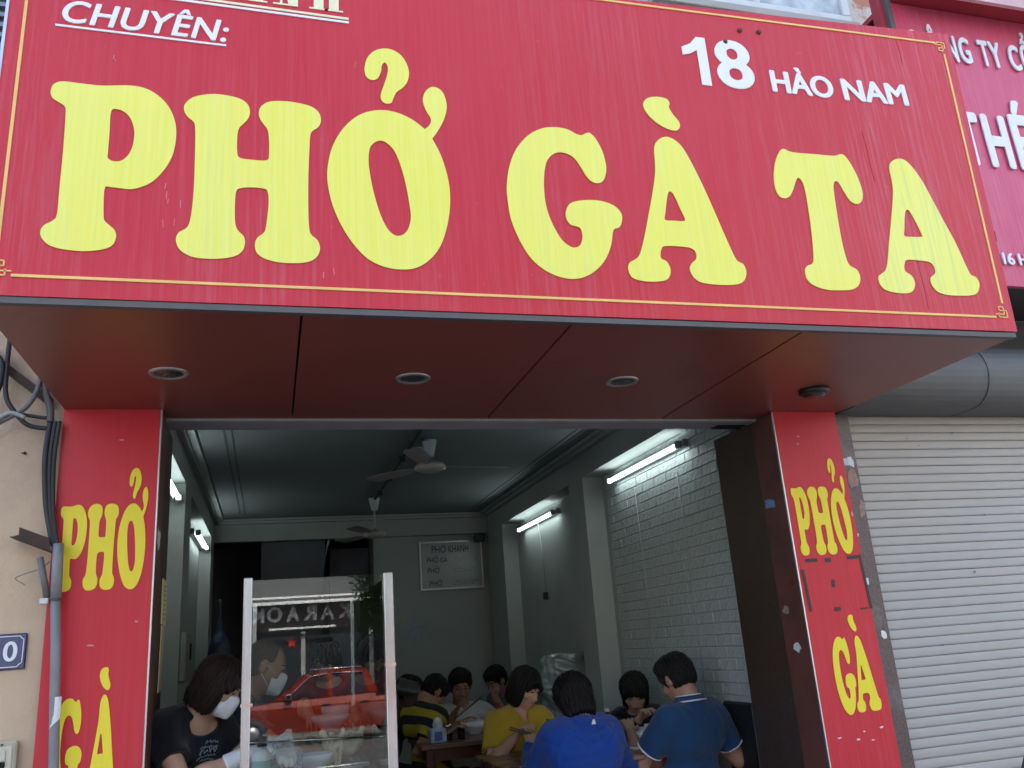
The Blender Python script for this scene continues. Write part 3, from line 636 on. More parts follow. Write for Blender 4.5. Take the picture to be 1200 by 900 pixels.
PLAST = M('white_plaster', (.37, .39, .375), .8, var=.06, vs=3, bump=.08, bs=90, dirt=(.27, .285, .26), ds=1.6, dlo=.55, dhi=.85)
CEILM = M('ceiling_paint', (.205, .22, .225), .85, var=.06, vs=2)
CONC = M('concrete', (.36, .35, .33), .9, var=.12, vs=4, bump=.3, bs=80)
GALV = M('galvanised_sheet', (.125, .126, .124), .6, metal=.3, var=.22, vs=3, dirt=(.12, .12, .115), ds=2.5, dlo=.5, dhi=.8)
SHUT = M('shutter_paint', (.365, .345, .315), .45, var=.05, vs=6, stretch=(.3, 1, 3), dirt=(.30, .28, .255), ds=2.0, dlo=.50, dhi=.8)
STEEL = M('stainless_steel', (.62, .60, .58), .22, metal=1., var=.08, vs=20, stretch=(1, 1, .15))
GLASS = glass_mat('clear_glass'); WINGL = glass_mat('window_glass', (.35, .42, .45), 1.6)
CABLE = M('black_cable', (.018, .018, .020), .6); CABLEG = M('grey_cable', (.12, .12, .12), .6)

# ---------------------------------------------------------------- ground
g = MB().box(-80, -4.6, -.45, 80, .02, -.12).build('pavement', M('pavement_stone', (.20, .19, .18), .85, var=.15, vs=3, bump=.3, bs=40, dirt=(.24, .22, .20)), None); tag(g, kind='structure')
g = MB().box(-80, -4.72, -.5, 80, -4.604, -.116, bev=.012).build('kerb', CONC, None); tag(g, kind='structure')
g = MB().quad((-600, -600, -.30), (600, -600, -.30), (600, 300, -.30), (-600, 300, -.30)).build('ground', M('asphalt', (.055, .055, .057), .9, var=.2, vs=2, bump=.5, bs=150), None); tag(g, kind='structure')
g = MB().box(-80, -26.6, -.45, 80, -22.9, -.17).build('far_pavement', M('old_paving', (.16, .15, .14), .9, var=.2), None); tag(g, kind='structure')
mk = MB()
for k in range(-9, 10): mk.box(k*6-1.5, -13.85, -.297, k*6+1.5, -13.70, -.293)
tag(mk.build('road_markings', M('road_paint', (.72, .72, .70), .7, var=.12), None), kind='structure')
g = MB().box(-.70, -.02, -.12, 2.62, 9.0, .0).build('floor', M('floor_tile', (.20, .17, .15), .35, var=.12, vs=5), None); tag(g, kind='structure')

# ---------------------------------------------------------------- big sign over the entrance
S = -1.16
sign = thing('shop_sign', 'wide faded red sign with big yellow PHỞ GÀ TA letters above the entrance', 'sign', (1.05, S+.02, 2.47))
poly = [(-.825, 2.476), (2.913, 2.479), (2.962, 3.937), (1.4, 3.868), (-.83, 3.80)]
MB().prism(poly, lambda p: (p[0], S, p[1]), lambda p: (p[0], S+.03, p[1])).build('face_panel', VRED, sign)
for key in ('P', 'H', 'O', 'G', 'AG', 'T', 'A'):
    lp = [spline(q, 5) for q in GLYPH[key]]
    put_flat('letter', flat_mesh('letter', lp, .0016), VYEL, sign, (0, S-.0022, 0), (1, 0, 0), (0, 0, 1), (0, -1, 0))
def sgn(x, z): return (x, S-.0026, z)
ln = MB()
def strip(b, p, q, wd, y0=S-.0035, y1=S+.001):
    p, q = Vector((p[0], 0, p[1])), Vector((q[0], 0, q[1])); t = (q-p).normalized(); n = Vector((-t.z, 0, t.x))*wd/2
    b.prism([p+n, q+n, q-n, p-n], lambda c: (c.x, y0, c.z), lambda c: (c.x, y1, c.z))
strip(ln, (-.735, 2.539), (2.822, 2.539), .009); strip(ln, (-.778, 2.58), (-.778, 3.79), .009)
strip(ln, (2.870, 2.60), (2.907, 3.82), .009); strip(ln, (1.0, 3.838), (2.872, 3.876), .009); strip(ln, (-.7, 3.79), (1.0, 3.838), .009)
ln.build('border_line', VGOLD, sign)
for cx, cz, sx, sz in ((2.853, 2.552, 1, 1), (2.892, 3.868, 1, -1), (-.765, 2.552, -1, 1)):
    b = MB(); u = .0135; e = .0045
    for (x0, z0, x1, z1) in ((-2.2, 0, 1, 0), (1, 0, 1, 2.4), (1, 2.4, -.6, 2.4), (-.6, 2.4, -.6, 1.2), (-.6, 1.2, 2, 1.2), (2, 1.2, 2, -1), (2, -1, -1, -1), (-1, -1, -1, .4)):
        strip(b, (cx+x0*u*sx, cz+z0*u*sz), (cx+x1*u*sx, cz+z1*u*sz), e)
    b.build('corner_motif', VGOLD, sign)
def sign_text(s, x0, z0, x1, z1, h, mat, **kw):
    """run of lettering from (x0,z0) to (x1,z1) with cap height h"""
    ux = Vector((x1-x0, 0, z1-z0)); wd = ux.length; ux.normalize(); uz = Vector((-ux.z, 0, ux.x))
    return put_text('lettering', s, mat, sign, (x0, S-.0022, z0), wd, h, ux, uz, (0, -1, 0), **kw)
sign_text('CHUYÊN:', -.672, 3.437, -.158, 3.431, .112, VWHITE, bold=.022, shear=.20, spacing=1.07)
b = MB(); strip(b, (-.688, 3.423), (-.165, 3.419), .0075); b.build('underline', VWHITE, sign)
b = MB(); strip(b, (-.40, 3.583), (.248, 3.577), .009); b.build('underline', VWHITE, sign)
b = MB(); strip(b, (-.36, 3.599), (.247, 3.5925), .009); b.build('underline', CREAM, sign)
# serif capitals KHANH
def serif_letters(word, x, z, h, wd, gap):
    st, th, sf = .17*h*1.3, .055*h, .04*h
    for ch in word:
        b = MB(); xx = x
        def bar(x0, z0, x1, z1): b.prism([(x0, z0), (x1, z0), (x1, z1), (x0, z1)], lambda p: (p[0], S-.0032, p[1]), lambda p: (p[0], S+.001, p[1]))
        def dia(xa, za, xb, zb, w_): b.prism([(xa, za), (xa+w_, za), (xb+w_, zb), (xb, zb)], lambda p: (p[0], S-.0032-.0002, p[1]), lambda p: (p[0], S+.001, p[1]))
        def foot(c, zz, hw): bar(c-hw, zz, c+hw, zz+sf)
        L, Rr = xx+st*.9, xx+wd-st*.9
        if ch == 'H':
            for c in (L, Rr): bar(c-st/2, z+sf, c+st/2, z+h-sf); foot(c, z, st*.95); foot(c, z+h-sf, st*.95)
            bar(L+st/2, z+h*.47, Rr-st/2, z+h*.47+th)
        elif ch == 'N':
            bar(L-th/2, z+sf, L+th/2, z+h-sf); bar(Rr-th/2, z+sf, Rr+th/2, z+h-sf); foot(L, z, st*.8); foot(Rr, z+h-sf, st*.8); foot(L-st*.1, z+h-sf, st*.6)
            dia(Rr-st*.75, z, L-st*.45, z+h, st*.9)
        elif ch == 'A':
            dia(xx+wd-st*1.45, z+sf, xx+wd*.46-st*.3, z+h, st); dia(xx+st*.45, z+sf, xx+wd*.46, z+h, th); foot(xx+st*.5, z, st*.65); foot(xx+wd-st*.95, z, st*.9)
            bar(xx+st*1.0, z+h*.3, xx+wd-st*1.5, z+h*.3+th)
        elif ch == 'K':
            bar(L-st/2, z+sf, L+st/2, z+h-sf); foot(L, z, st*.95); foot(L, z+h-sf, st*.95); dia(L+st*.4, z+h*.45, Rr-st*.3, z+h-sf, th); dia(Rr-st*.5, z+sf, L+st*.9, z+h*.6, st); foot(Rr, z, st*.8); foot(Rr-st*.2, z+h-sf, st*.6)
        b.build('letter', CREAM, sign); x += wd+gap
serif_letters('KHANH', -.405, 3.617, .155, .115, .014)
_one = [(.34, 0), (.34, .72), (.20, .63), (.04, .58), (.04, .75), (.22, .84), (.36, 1.0), (.54, 1.0), (.54, 0)]
put_flat('lettering', flat_mesh('lettering', [[Vector((1.565+p[0]*.222, 3.494+p[1]*.230)) for p in _one]], .0016), VWHITE, sign, (0, S-.0022, 0), (1, 0, 0), (0, 0, 1), (0, -1, 0)); sign_text('8', 1.722, 3.492, 1.892, 3.498, .236, VWHITE, bold=.030)
sign_text('HÀO', 1.965, 3.502, 2.264, 3.503, .134, VWHITE, bold=.036); sign_text('NAM', 2.312, 3.504, 2.642, 3.514, .108, VWHITE, bold=.036)
for x, z in ((1.86, 3.79), (1.95, 3.795), (1.78, 3.72)): MB().lathe([(.001, -.006), (.009, -.006), (.011, 0), (.011, .002)], (x, S-.002, z), 10, 'y').build('rivet', M('rusty_rivet', (.10, .04, .02), .8), sign)
b = MB(); b.box(-.82, S+.004, 2.455, 2.905, S+.028, 2.4745); b.build('bottom_trim', ALUD, sign)
MB().box(-.835, S-.002, 2.478, -.826, S+.02, 3.80).build('edge_trim', ALU, sign)
# scratches and cracks in the vinyl
SCR = M('bare_scratch', (.56, .19, .22), .6); CRK = M('vinyl_crack', (.33, .012, .022), .7)
rs = random.Random(3)
for x, z, n_, spread in ((-.31, 2.80, 6, .025), (-.52, 3.25, 2, .02), (.16, 2.60, 2, .03)):
    for k in range(n_):
        xx, zz_, L_ = x+rs.uniform(-spread, spread), z+rs.uniform(-.08, .08), rs.uniform(.008, .030)
        b = MB(); strip(b, (xx, zz_), (xx+rs.uniform(-.006, .006), zz_+L_), rs.uniform(.0012, .0032), S-.0008, S+.001); b.build('scratch', SCR, sign)
for pts in ([(2.365, 3.36), (2.372, 3.27), (2.369, 3.20), (2.375, 3.12)], [(2.495, 2.78), (2.50, 2.66), (2.497, 2.56)], [(2.655, 3.88), (2.664, 3.79), (2.66, 3.73)]):
    b = MB()
    for p_, q_ in zip(pts, pts[1:]): strip(b, p_, q_, .0022, S-.0009, S+.001)
    b.build('crack', CRK, sign)
# ---------------------------------------------------------------- canopy carrying the sign
can = thing('entrance_canopy', 'brown red panelled soffit of the canopy under the big sign', 'canopy', (1.05, -.5, 2.48))
xs = [-.82, .0875, 1.003, 1.928, 2.905]
for a, c in zip(xs, xs[1:]): MB().box(a+.004, -1.128, 2.462, c-.004, .142, 2.482, bev=.002).build('soffit_panel', ACP, can)
MB().box(-.81, -1.125, 2.486, 2.90, .14, 2.50).build('backing', BLACK, can)
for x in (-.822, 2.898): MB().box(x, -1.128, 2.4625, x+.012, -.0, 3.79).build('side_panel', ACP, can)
MB().box(-.81, -1.13, 3.78, 2.897, -.002, 3.795).build('top_cover', ALUD, can)
for i, (x, y) in enumerate(((-.37, -.50), (.545, -.48), (1.456, -.48))):
    t = thing('downlight', ['unlit round downlight with pale ring nearest the left pillar, in the soffit', 'unlit round downlight in the middle soffit panel beside the first joint', 'unlit round downlight between the two slanting soffit joints'][i], 'downlight', (x, y, 2.462), 'recessed downlights in the soffit')
    MB().lathe([(.050, 2.4655), (.053, 2.458), (.068, 2.456), (.072, 2.461), (.072, 2.465)], (x, y, 0), 28, close=True).build('ring', M('ring_metal', (.42, .40, .38), .35, metal=.6), t)
    MB().lathe([(.052, 2.4612), (.052, 2.4600), (.03, 2.4588), (.002, 2.458)], (x, y, 0), 24).build('lens', M('downlight_lens', (.05, .05, .05), .25), t)
t = thing('dome_lamp', 'dark round dome lamp on the soffit beside the right pillar', 'lamp', (2.479, -.391, 2.462))
MB().lathe([(.070, 2.4618), (.074, 2.452), (.066, 2.440), (.056, 2.437)], (2.479, -.391, 0), 28).build('bezel', M('bezel_black', (.02, .016, .015), .4), t)
MB().lathe([(.054, 2.4368), (.045, 2.428), (.025, 2.423), (.002, 2.422)], (2.479, -.391, 0), 24).build('lens', M('dome_lens', (.035, .03, .03), .15), t)

# ---------------------------------------------------------------- the two red pillars
def fit_glyph(key, boxes, parent, mat, y):
    """the same typeface squeezed to the pillar: each outline of a glyph fitted to its box (x0, x1, z0, z1)"""
    lp0 = [spline(q, 5) for q in GLYPH[key]]
    def bb(l): a = np.array([p[:] for p in l]); return a.min(0), a.max(0)
    lo, hi = bb(lp0[0]); out = []
    for i, l in enumerate(lp0):
        X0, X1, Z0, Z1 = boxes[0]
        a, c = lo, hi
        if i == 2: (a, c), (X0, X1, Z0, Z1) = bb(l), boxes[1]
        out.append([Vector((X0+(p.x-a[0])/(c[0]-a[0])*(X1-X0), Z0+(p.y-a[1])/(c[1]-a[1])*(Z1-Z0))) for p in l])
    put_flat('letter', flat_mesh('letter', out, .0012), mat, parent, (0, y, 0), (1, 0, 0), (0, 0, 1), (0, -1, 0))
lp = thing('entrance_pillar', 'red pillar lettered PHỞ GÀ on the left, partly behind a grey conduit', 'pillar', (-.64, .2, -.12), 'red lettered pillars beside the entrance')
MB().box(-.816, .006, -.12, -.454, .50, 2.461).build('core', DGRAN, lp)
MB().box(-.822, -.006, -.12, -.452, .0055, 2.4615).build('sign_panel', VRED2, lp)
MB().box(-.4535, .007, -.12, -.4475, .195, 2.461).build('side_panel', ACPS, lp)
MB().box(-.4518, -.009, -.12, -.4445, .0062, 2.461, bev=.002).build('edge_trim', ALU, lp)
fit_glyph('P', [(-.800, -.702, 1.726, 2.064)], lp, VYEL2, -.0078); fit_glyph('H', [(-.703, -.589, 1.726, 2.066)], lp, VYEL2, -.0078)
fit_glyph('O', [(-.587, -.482, 1.724, 2.131), (-.556, -.511, 2.083, 2.211)], lp, VYEL2, -.0078)
fit_glyph('G', [(-.770, -.662, .985, 1.334)], lp, VYEL2, -.0078); fit_glyph('AG', [(-.648, -.540, .985, 1.338), (-.618, -.579, 1.353, 1.437)], lp, VYEL2, -.0078)
rp = thing('entrance_pillar', 'red pillar lettered PHỞ GÀ on the right, with black tape marks', 'pillar', (2.68, .3, -.12), 'red lettered pillars beside the entrance')
MB().box(2.496, .006, -.12, 2.864, .625, 2.461).build('core', DGRAN, rp)
MB().box(2.492, -.006, -.12, 2.868, .0055, 2.4615).build('sign_panel', VRED2, rp)
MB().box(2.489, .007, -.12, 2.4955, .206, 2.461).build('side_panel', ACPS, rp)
MB().box(2.4845, -.009, -.12, 2.4915, .0062, 2.461, bev=.002).build('edge_trim', ALU, rp)
fit_glyph('P', [(2.520, 2.608, 1.724, 2.066)], rp, VYEL2, -.0078); fit_glyph('H', [(2.612, 2.734, 1.722, 2.066)], rp, VYEL2, -.0078)
fit_glyph('O', [(2.736, 2.842, 1.722, 2.120), (2.760, 2.802, 2.085, 2.212)], rp, VYEL2, -.0078)
fit_glyph('G', [(2.592, 2.702, .978, 1.332)], rp, VYEL2, -.0078); fit_glyph('AG', [(2.686, 2.822, .984, 1.330), (2.718, 2.758, 1.350, 1.430)], rp, VYEL2, -.0078)
MB().box(2.507, -.0068, 1.455, 2.866, -.0062, 1.712).build('patch_panel', VRED2, rp)
TAPE = M('black_tape', (.015, .013, .014), .5)
for (x0, z0, x1, z1, wd) in ((2.538, 1.700, 2.605, 1.700, .016), (2.652, 1.697, 2.684, 1.697, .020), (2.782, 1.705, 2.845, 1.706, .017), (2.513, 1.658, 2.522, 1.458, .015), (2.677, 1.602, 2.671, 1.565, .016), (2.656, 1.461, 2.690, 1.462, .018), (2.856, 1.716, 2.865, 1.452, .013), (2.80, 1.455, 2.847, 1.456, .007)):
    b = MB(); strip(b, (x0, z0), (x1, z1), wd, -.0098, -.0084); b.build('tape_strip', TAPE, rp)
PAPER = M('torn_paper', (.62, .64, .66), .8, var=.15, vs=20)
def scrap(name, parent, mat, pts, fn, th):
    MB().prism(pts, lambda p: fn(p, 0), lambda p: fn(p, th)).build(name, mat, parent)
def blob(cx, cz, rx, rz, n=11, j=.35):
    return [(cx+rx*math.cos(6.283*k/n)*(1+random.uniform(-j, j)), cz+rz*math.sin(6.283*k/n)*(1+random.uniform(-j, j))) for k in range(n)]
scrap('sticker', rp, M('blue_sticker', (.12, .26, .52), .5, var=.4, vs=60), [(.100, 1.985), (.185, 1.990), (.183, 2.030), (.15, 2.034), (.098, 2.018)], lambda p, t: (2.4885-t, p[0], p[1]), .001)
scrap('paper_scrap', rp, PAPER, blob(.102, 1.298, .035, .022), lambda p, t: (2.4885-t, p[0], p[1]), .001)
scrap('paper_scrap', rp, M('brown_scrap', (.30, .20, .17), .8, var=.3, vs=40), blob(.15, 1.475, .03, .02), lambda p, t: (2.4885-t, p[0], p[1]), .001)
for x, z, rx, rz in ((2.62, 2.33, .010, .004), (2.61, 2.29, .008, .003), (2.66, .87, .012, .005), (2.70, .90, .006, .003), (2.80, .91, .009, .004), (2.74, .86, .015, .003), (2.56, .885, .012, .003), (2.857, 1.92, .006, .012)):
    scrap('scuff_mark', rp, PAPER if z < 1 else M('pale_scuff', (.55, .30, .32), .7), blob(x, z, rx, rz, 8, .5), lambda p, t: (p[0], -.0068-t, p[1]), .0005)
for x, z, rx, rz in ((-.60, 2.33, .010, .003), (-.50, 1.60, .005, .004), (-.66, 1.52, .012, .003)):
    scrap('scuff_mark', lp, M('pale_scuff', (.55, .30, .32), .7), blob(x, z, rx, rz, 8, .5), lambda p, t: (p[0], -.0068-t, p[1]), .0005)
scrap('scuff_mark', lp, PAPER, blob(.10, 1.93, .05, .045, 12, .4), lambda p, t: (-.4468+t, p[0], p[1]), .0006)
scrap('scuff_mark', rp, M('scuff_red', (.16, .02, .02), .6), blob(.06, 1.60, .03, .015), lambda p, t: (2.4885-t, p[0], p[1]), .0006)
NOTE = M('yellowed_notice', (.60, .52, .26), .8, var=.12, vs=12)
nt_ = thing('paper_notice', 'yellowed narrow paper notice with strips pasted on the left doorway side', 'notice', (-.446, .35, 1.3))
for j, q in enumerate(([(.335, 1.60), (.475, 1.592), (.468, 1.785), (.325, 1.79)], [(.345, 1.318), (.43, 1.325), (.468, 1.59), (.36, 1.596)])):
    b = MB(); b.prism(q, lambda p: (-.4475-.002*j-.0015, p[0], p[1]), lambda p: (-.4445-.003*j, p[0], p[1])) if j else b.prism(q, lambda p: (-.4508, p[0], p[1]), lambda p: (-.4442, p[0], p[1]))
    b.build('paper_sheet', NOTE, nt_)
b = MB()
for k in range(8): b.box(-.4442, .36, 1.62+k*.02, -.4438, .36+random.uniform(.05, .09), 1.624+k*.02)
b.build('writing', M('pen_ink', (.08, .08, .14), .8), nt_)
# lintel with the slot of a rolling grille
li = thing('door_lintel', 'plain grey lintel edge across the top of the open shopfront', 'lintel', (1.0, .24, 2.45))
MB().box(-.45, .146, 2.452, 2.49, .31, 2.93, bev=.003).build('beam', M('lintel_paint', (.31, .30, .30), .8, var=.08), li)
MB().box(2.30, .22, 2.447, 2.47, .30, 2.4515).build('slot', BLACK, li)

# ---------------------------------------------------------------- left neighbour: beige house front
ln_ = thing('beige_house', 'beige rendered house front beside the left pillar', 'house', (-3.5, 5, -.12))
MB().box(-6.5, .03, -.12, -.823, 10, 9.6).build('wall', BEIGE, ln_)
MB().box(-6.5, .01, 3.62, -.80, .0295, 3.93).build('ledge', M('grey_ledge', (.30, .30, .31), .85, var=.15), ln_)
fr = MB().box(-2.6, -.03, 3.98, -1.15, .028, 5.4).build('window', M('dark_window_frame', (.035, .04, .05), .5), ln_)
for k in range(24): MB().box(-2.55, -.05, 4.04+k*.055, -1.19, -.032, 4.062+k*.055).build('louvre_slat', M('blue_grey_louvre', (.16, .19, .24), .5), fr)
pl = thing('house_number_plate', 'dark blue enamel house number plate 20 with white border on the beige wall', 'number plate', (-.99, .03, 1.52))
EN = M('blue_enamel', (.018, .035, .12), .22, var=.15, vs=18); ENW = M('white_enamel', (.66, .70, .76), .3)
MB().box(-1.10, .018, 1.452, -.885, .029, 1.583, bev=.004).build('plate', EN, pl)
b = MB()
q = [(-1.075, 1.462), (-.912, 1.462), (-.905, 1.470), (-.896, 1.476), (-.895, 1.560), (-.903, 1.566), (-.909, 1.573), (-1.075, 1.573), (-1.083, 1.566), (-1.091, 1.560), (-1.091, 1.476), (-1.083, 1.470)]
for p_, r_ in zip(q, q[1:]+q[:1]): strip(b, p_, r_, .0028, .0155, .019)
b.build('border_line', ENW, pl)
for ch, x0, x1 in (('2', -1.022, -.974), ('0', -.962, -.914)): put_text('digit', ch, ENW, pl, (x0, .0172, 1.482), x1-x0, .073, bold=.02)
sw = thing('light_switch', 'old cream wall switch box with a dark rocker low on the beige wall', 'switch', (-.93, .03, 1.10))
MB().box(-.975, -.008, 1.085, -.880, .029, 1.203, bev=.006).build('box', M('old_cream_plastic', (.42, .38, .30), .5, var=.15), sw)
MB().box(-.962, -.013, 1.102, -.892, -.0085, 1.188, bev=.003).build('faceplate', M('cream_plastic', (.52, .48, .38), .45), sw)
MB().box(-.945, -.021, 1.115, -.912, -.0135, 1.135, bev=.002).build('rocker', BLACK, sw); MB().box(-.945, -.020, 1.137, -.912, -.0137, 1.172, bev=.003).build('cover', M('cream_plastic', (.5, .46, .36)), sw)
b = MB(); b.ball((-.928, -.014, 1.194), .004); b.ball((-.928, -.014, 1.095), .004); b.build('screw', M('rusty_rivet', (.1, .04, .02)), sw)
cd = thing('conduit_pipe', 'grey plastic cable conduit running down in front of the left red pillar', 'conduit', (-.765, -.06, -.12))
PVC = M('grey_pvc', (.185, .19, .205), .5, var=.10, vs=6, dirt=(.28, .28, .29), ds=3)
MB().tube([(-.740, -.05, -.12), (-.742, -.055, 1.10), (-.768, -.06, 1.52), (-.782, -.06, 1.70)], .0178, 16).build('lower_pipe', PVC, cd)
MB().tube([(-.781, -.06, 1.695), (-.784, -.06, 1.79), (-.788, -.06, 1.905)], .0195, 16).build('upper_pipe', PVC, cd)
MB().lathe([(.0205, 1.69), (.021, 1.693), (.021, 1.698), (.0205, 1.70)], (-.7815, -.06, 0), 16, close=True).build('joint_ring', M('dark_glue', (.05, .05, .05)), cd)
b = MB()
for k in range(9):
    a0 = R(-150+k*14); a1 = R(-150+(k+1)*14); rr = .0186
    z0, z1 = 1.235, 1.345
    b.quad(*[(-.7495+rr*math.cos(a), -.0568+rr*math.sin(a), z) for a, z in ((a0, z0+.004*k), (a1, z0+.004*(k+1)), (a1, z1), (a0, z1))])
b.build('paper_label', M('paper_label', (.66, .68, .70), .7, var=.1, vs=60), cd)
sp = MB(); sp.lathe([(.009, 0), (.0125, 0), (.0125, .155), (.009, .155)], (0, 0, 0), 14); 
sp.bm.transform(Matrix.Translation((-.812, -.055, 1.705)) @ Matrix.Rotation(R(-14), 4, 'Y'))
sp.build_top('pipe_stub', M('dull_pipe', (.13, .13, .125), .55, var=.2), 'short open pipe stub leaning beside the grey conduit', 'pipe', (-.812, -.055, 1.705))
b = MB(); b.box(-.835, -.07, 1.680, -.805, -.035, 1.702, bev=.003); b.build_top('pipe_clip', M('white_clip', (.55, .55, .55)), 'small white clip holding the foot of the short pipe stub', 'clip', (-.82, -.05, 1.69))
b = MB(); b.prism([(-.955, 1.935), (-.925, 1.943), (-.925, 1.972), (-.818, 1.926), (-.812, 1.878)], lambda p: (p[0], -.075, p[1]), lambda p: (p[0], -.070, p[1]))
b.prism([(-.955, 1.935), (-.812, 1.873), (-.812, 1.878), (-.955, 1.940)], lambda p: (p[0], -.070, p[1]), lambda p: (p[0], .02, p[1]))
b.build_top('angle_bracket', M('rusty_iron', (.045, .028, .020), .8, var=.3, vs=25), 'rusty angle iron bracket sticking out above the conduit on the left', 'bracket', (-.88, 0, 1.9))
# cables
cb = thing('cable_bundle', 'bundle of dark cables dropping down the left edge of the left red pillar', 'cables', (-.85, -.03, 1.9))
for j, (dx, r_) in enumerate(((0, .011), (.020, .009), (.036, .0085))):
    MB().tube(crv([(-.862+dx, -.03-.006*j, 2.40), (-.868+dx*.9, -.035, 2.25), (-.852+dx*.7, -.035, 2.08), (-.828+dx*.5, -.04, 1.97), (-.805+dx*.4, -.055, 1.90)]), r_, 9).build('cable', CABLE, cb)
MB().tube(crv([(-.838, -.012, 2.42), (-.846, -.012, 2.2), (-.83, -.012, 2.0)]), .007, 8).build('cable', M('pale_cable', (.38, .36, .33), .6), cb)
loops = [('dark cable hanging in a long loop at the upper left under the soffit', CABLE, .0095, [(-1.040, -.03, 2.80), (-1.037, -.04, 2.60), (-1.025, -.05, 2.50), (-.992, -.05, 2.44), (-.94, -.04, 2.385), (-.868, -.03, 2.372)]),
         ('grey cable curling from the soffit edge towards the left wall', CABLEG, .0098, [(-.910, -.03, 2.625), (-.918, -.045, 2.53), (-.944, -.05, 2.465), (-.985, -.05, 2.428), (-1.06, -.04, 2.385)]),
         ('pale cable crossing low into the left edge above the beige wall', M('pale_cable2', (.30, .30, .31), .5), .0085, [(-1.10, -.035, 2.36), (-1.045, -.055, 2.405), (-1.0, -.058, 2.430), (-.95, -.055, 2.412)]),
         ('thin dark cable joining the grey loop to the pillar bundle', CABLE, .0075, [(-.965, -.035, 2.43), (-.93, -.03, 2.425), (-.885, -.03, 2.418), (-.855, -.03, 2.420)]),
         ('short thick cable dropping from the soffit corner into the bundle', M('grey_cable2', (.085, .08, .075), .6), .014, [(-.905, -.03, 2.62), (-.890, -.03, 2.53), (-.868, -.03, 2.46), (-.862, -.03, 2.40)]),
         ('black cable looped at the far left edge under the louvred window', CABLE, .012, [(-1.13, -.02, 2.72), (-1.065, -.04, 2.66), (-1.052, -.045, 2.60), (-1.062, -.04, 2.53), (-1.10, -.03, 2.44)])]
for lab, mt, r_, pts in loops:
    MB().tube(crv(pts), r_, 9).build_top('hanging_cable', mt, lab, 'cable', pts[0], 'cables hanging under the soffit corner')
MB().prism([(-1.12, 2.715), (-1.12, 2.675), (-.872, 2.470), (-.872, 2.512)], lambda p: (p[0], -.005, p[1]), lambda p: (p[0], .026, p[1])).build_top('iron_strut', MATS['rusty_iron'], 'flat dark iron strut slanting across the beige wall behind the cables', 'strut', (-1.0, .01, 2.6))
MB().tube(crv([(-.815, -.05, 1.84), (-.85, -.04, 1.815), (-.90, -.03, 1.80), (-.935, -.02, 1.785), (-.91, -.02, 1.765), (-.90, -.02, 1.757)]), .0022, 6).build_top('loose_wire', M('loose_wire', (.22, .18, .13), .6), 'thin loose wire sticking out left of the pipe stub', 'wire', (-.85, -.03, 1.8))
b = MB(); b.ball((-.958, .024, 2.285), .006); b.ball((-.968, .024, 2.286), .003); b.build_top('wall_hole', M('hole_dark', (.05, .03, .02), .9), 'two small dark drill holes in the beige wall', 'hole', (-.96, .027, 2.285))

# ---------------------------------------------------------------- this shop's upper storeys
uf = thing('upper_storeys', 'dull upper wall of the shophouse above the big sign', 'building', (1, 5, 2.95))
PEEL = M('peeling_paint', (.52, .50, .46), .9, var=.08, vs=5, dirt=(.42, .20, .13), ds=5, dlo=.52, dhi=.60)
MB().box(-.82, .05, 3.0, 2.87, 10, 9.6).build('wall', M('upper_render', (.42, .40, .37), .9, var=.1, vs=3), uf)
# ---------------------------------------------------------------- right neighbour: shuttered shop
rn = thing('shuttered_shop', 'closed neighbouring shop with pale roller shutter right of the right pillar', 'shop', (5.2, 5, -.12))
MB().box(2.872, .12, -.12, 8.0, 10, 9.6).build('wall', PEEL, rn)
wf = MB(); 
for c in ((2.20, .0, 5.06, 3.56, .048, 5.115), (2.20, .0, 6.2, 3.56, .048, 6.26), (3.505, .0, 5.1155, 3.56, .048, 6.1995), (2.20, .0, 5.1155, 2.255, .048, 6.1995), (2.86, .005, 5.1155, 2.90, .046, 6.1995)): wf.box(*c, bev=.004)
wf = wf.build('window', M('white_frame', (.55, .57, .58), .4), rn)
for x0, x1 in ((2.2555, 2.8595), (2.9005, 3.5045)): MB().box(x0, .022, 5.116, x1, .028, 6.199).build('pane', M('frosted_pane', (.40, .45, .47), .12, var=.45, vs=7, bump=.6, bs=9), wf)
MB().box(2.15, -.02, 5.005, 3.60, .0495, 5.057, bev=.004).build('sill', CONC, rn)
sh = MB().box(2.98, .085, -.12, 7.6, .10, 2.56).build('roller_shutter', M('shutter_back', (.25, .24, .23), .6), rn)
pit = .0465; slat = MB(); prof = [(0, -.005), (.002, -.0085), (.010, -.0108), (.026, -.0112), (.040, -.0095), (.0445, -.0065), (.0455, -.001)]
slat.prism([(y, z) for z, y in prof], lambda p: (0, p[0], p[1]), lambda p: (4.6, p[0], p[1])); sme = slat.build('slat', SHUT, None, mesh_only=True)
for k in range(56):
    o = bpy.data.objects.new('slat', sme); col.objects.link(o); o.parent = sh; o.location = Vector((2.99, .072+random.uniform(-.0009, .0009), -.10+k*pit))-rn.location; o.rotation_euler = (random.uniform(-.02, .02), 0, random.uniform(-.0004, .0004))
for x, z, r_ in ((3.66, 2.36, .006), (3.60, 1.60, .007), (3.35, 2.33, .005), (3.42, 2.29, .004), (3.30, 1.25, .006), (3.75, 1.9, .005)):
    scrap('speck', sh, M('shutter_speck', (.14, .12, .10), .8), blob(x, z, r_, r_*.7, 7, .4), lambda p, t: (p[0], .0585-t, p[1]), .0008)
b = MB(); n = 14
arc = [(-.10-.155*math.sin(math.pi*(.02+.96*k/n)), 2.63-.172*math.cos(math.pi*(.02+.96*k/n))) for k in range(n+1)]
for x0, x1 in ((2.905, 3.69), (3.696, 5.6), (5.606, 7.6)):
    b2 = MB(); b2.prism(arc+[(.11, 2.80), (.11, 2.458)], lambda p: (x0, p[0], p[1]), lambda p: (x1, p[0], p[1])); o = b2.build('shutter_casing', GALV, rn)
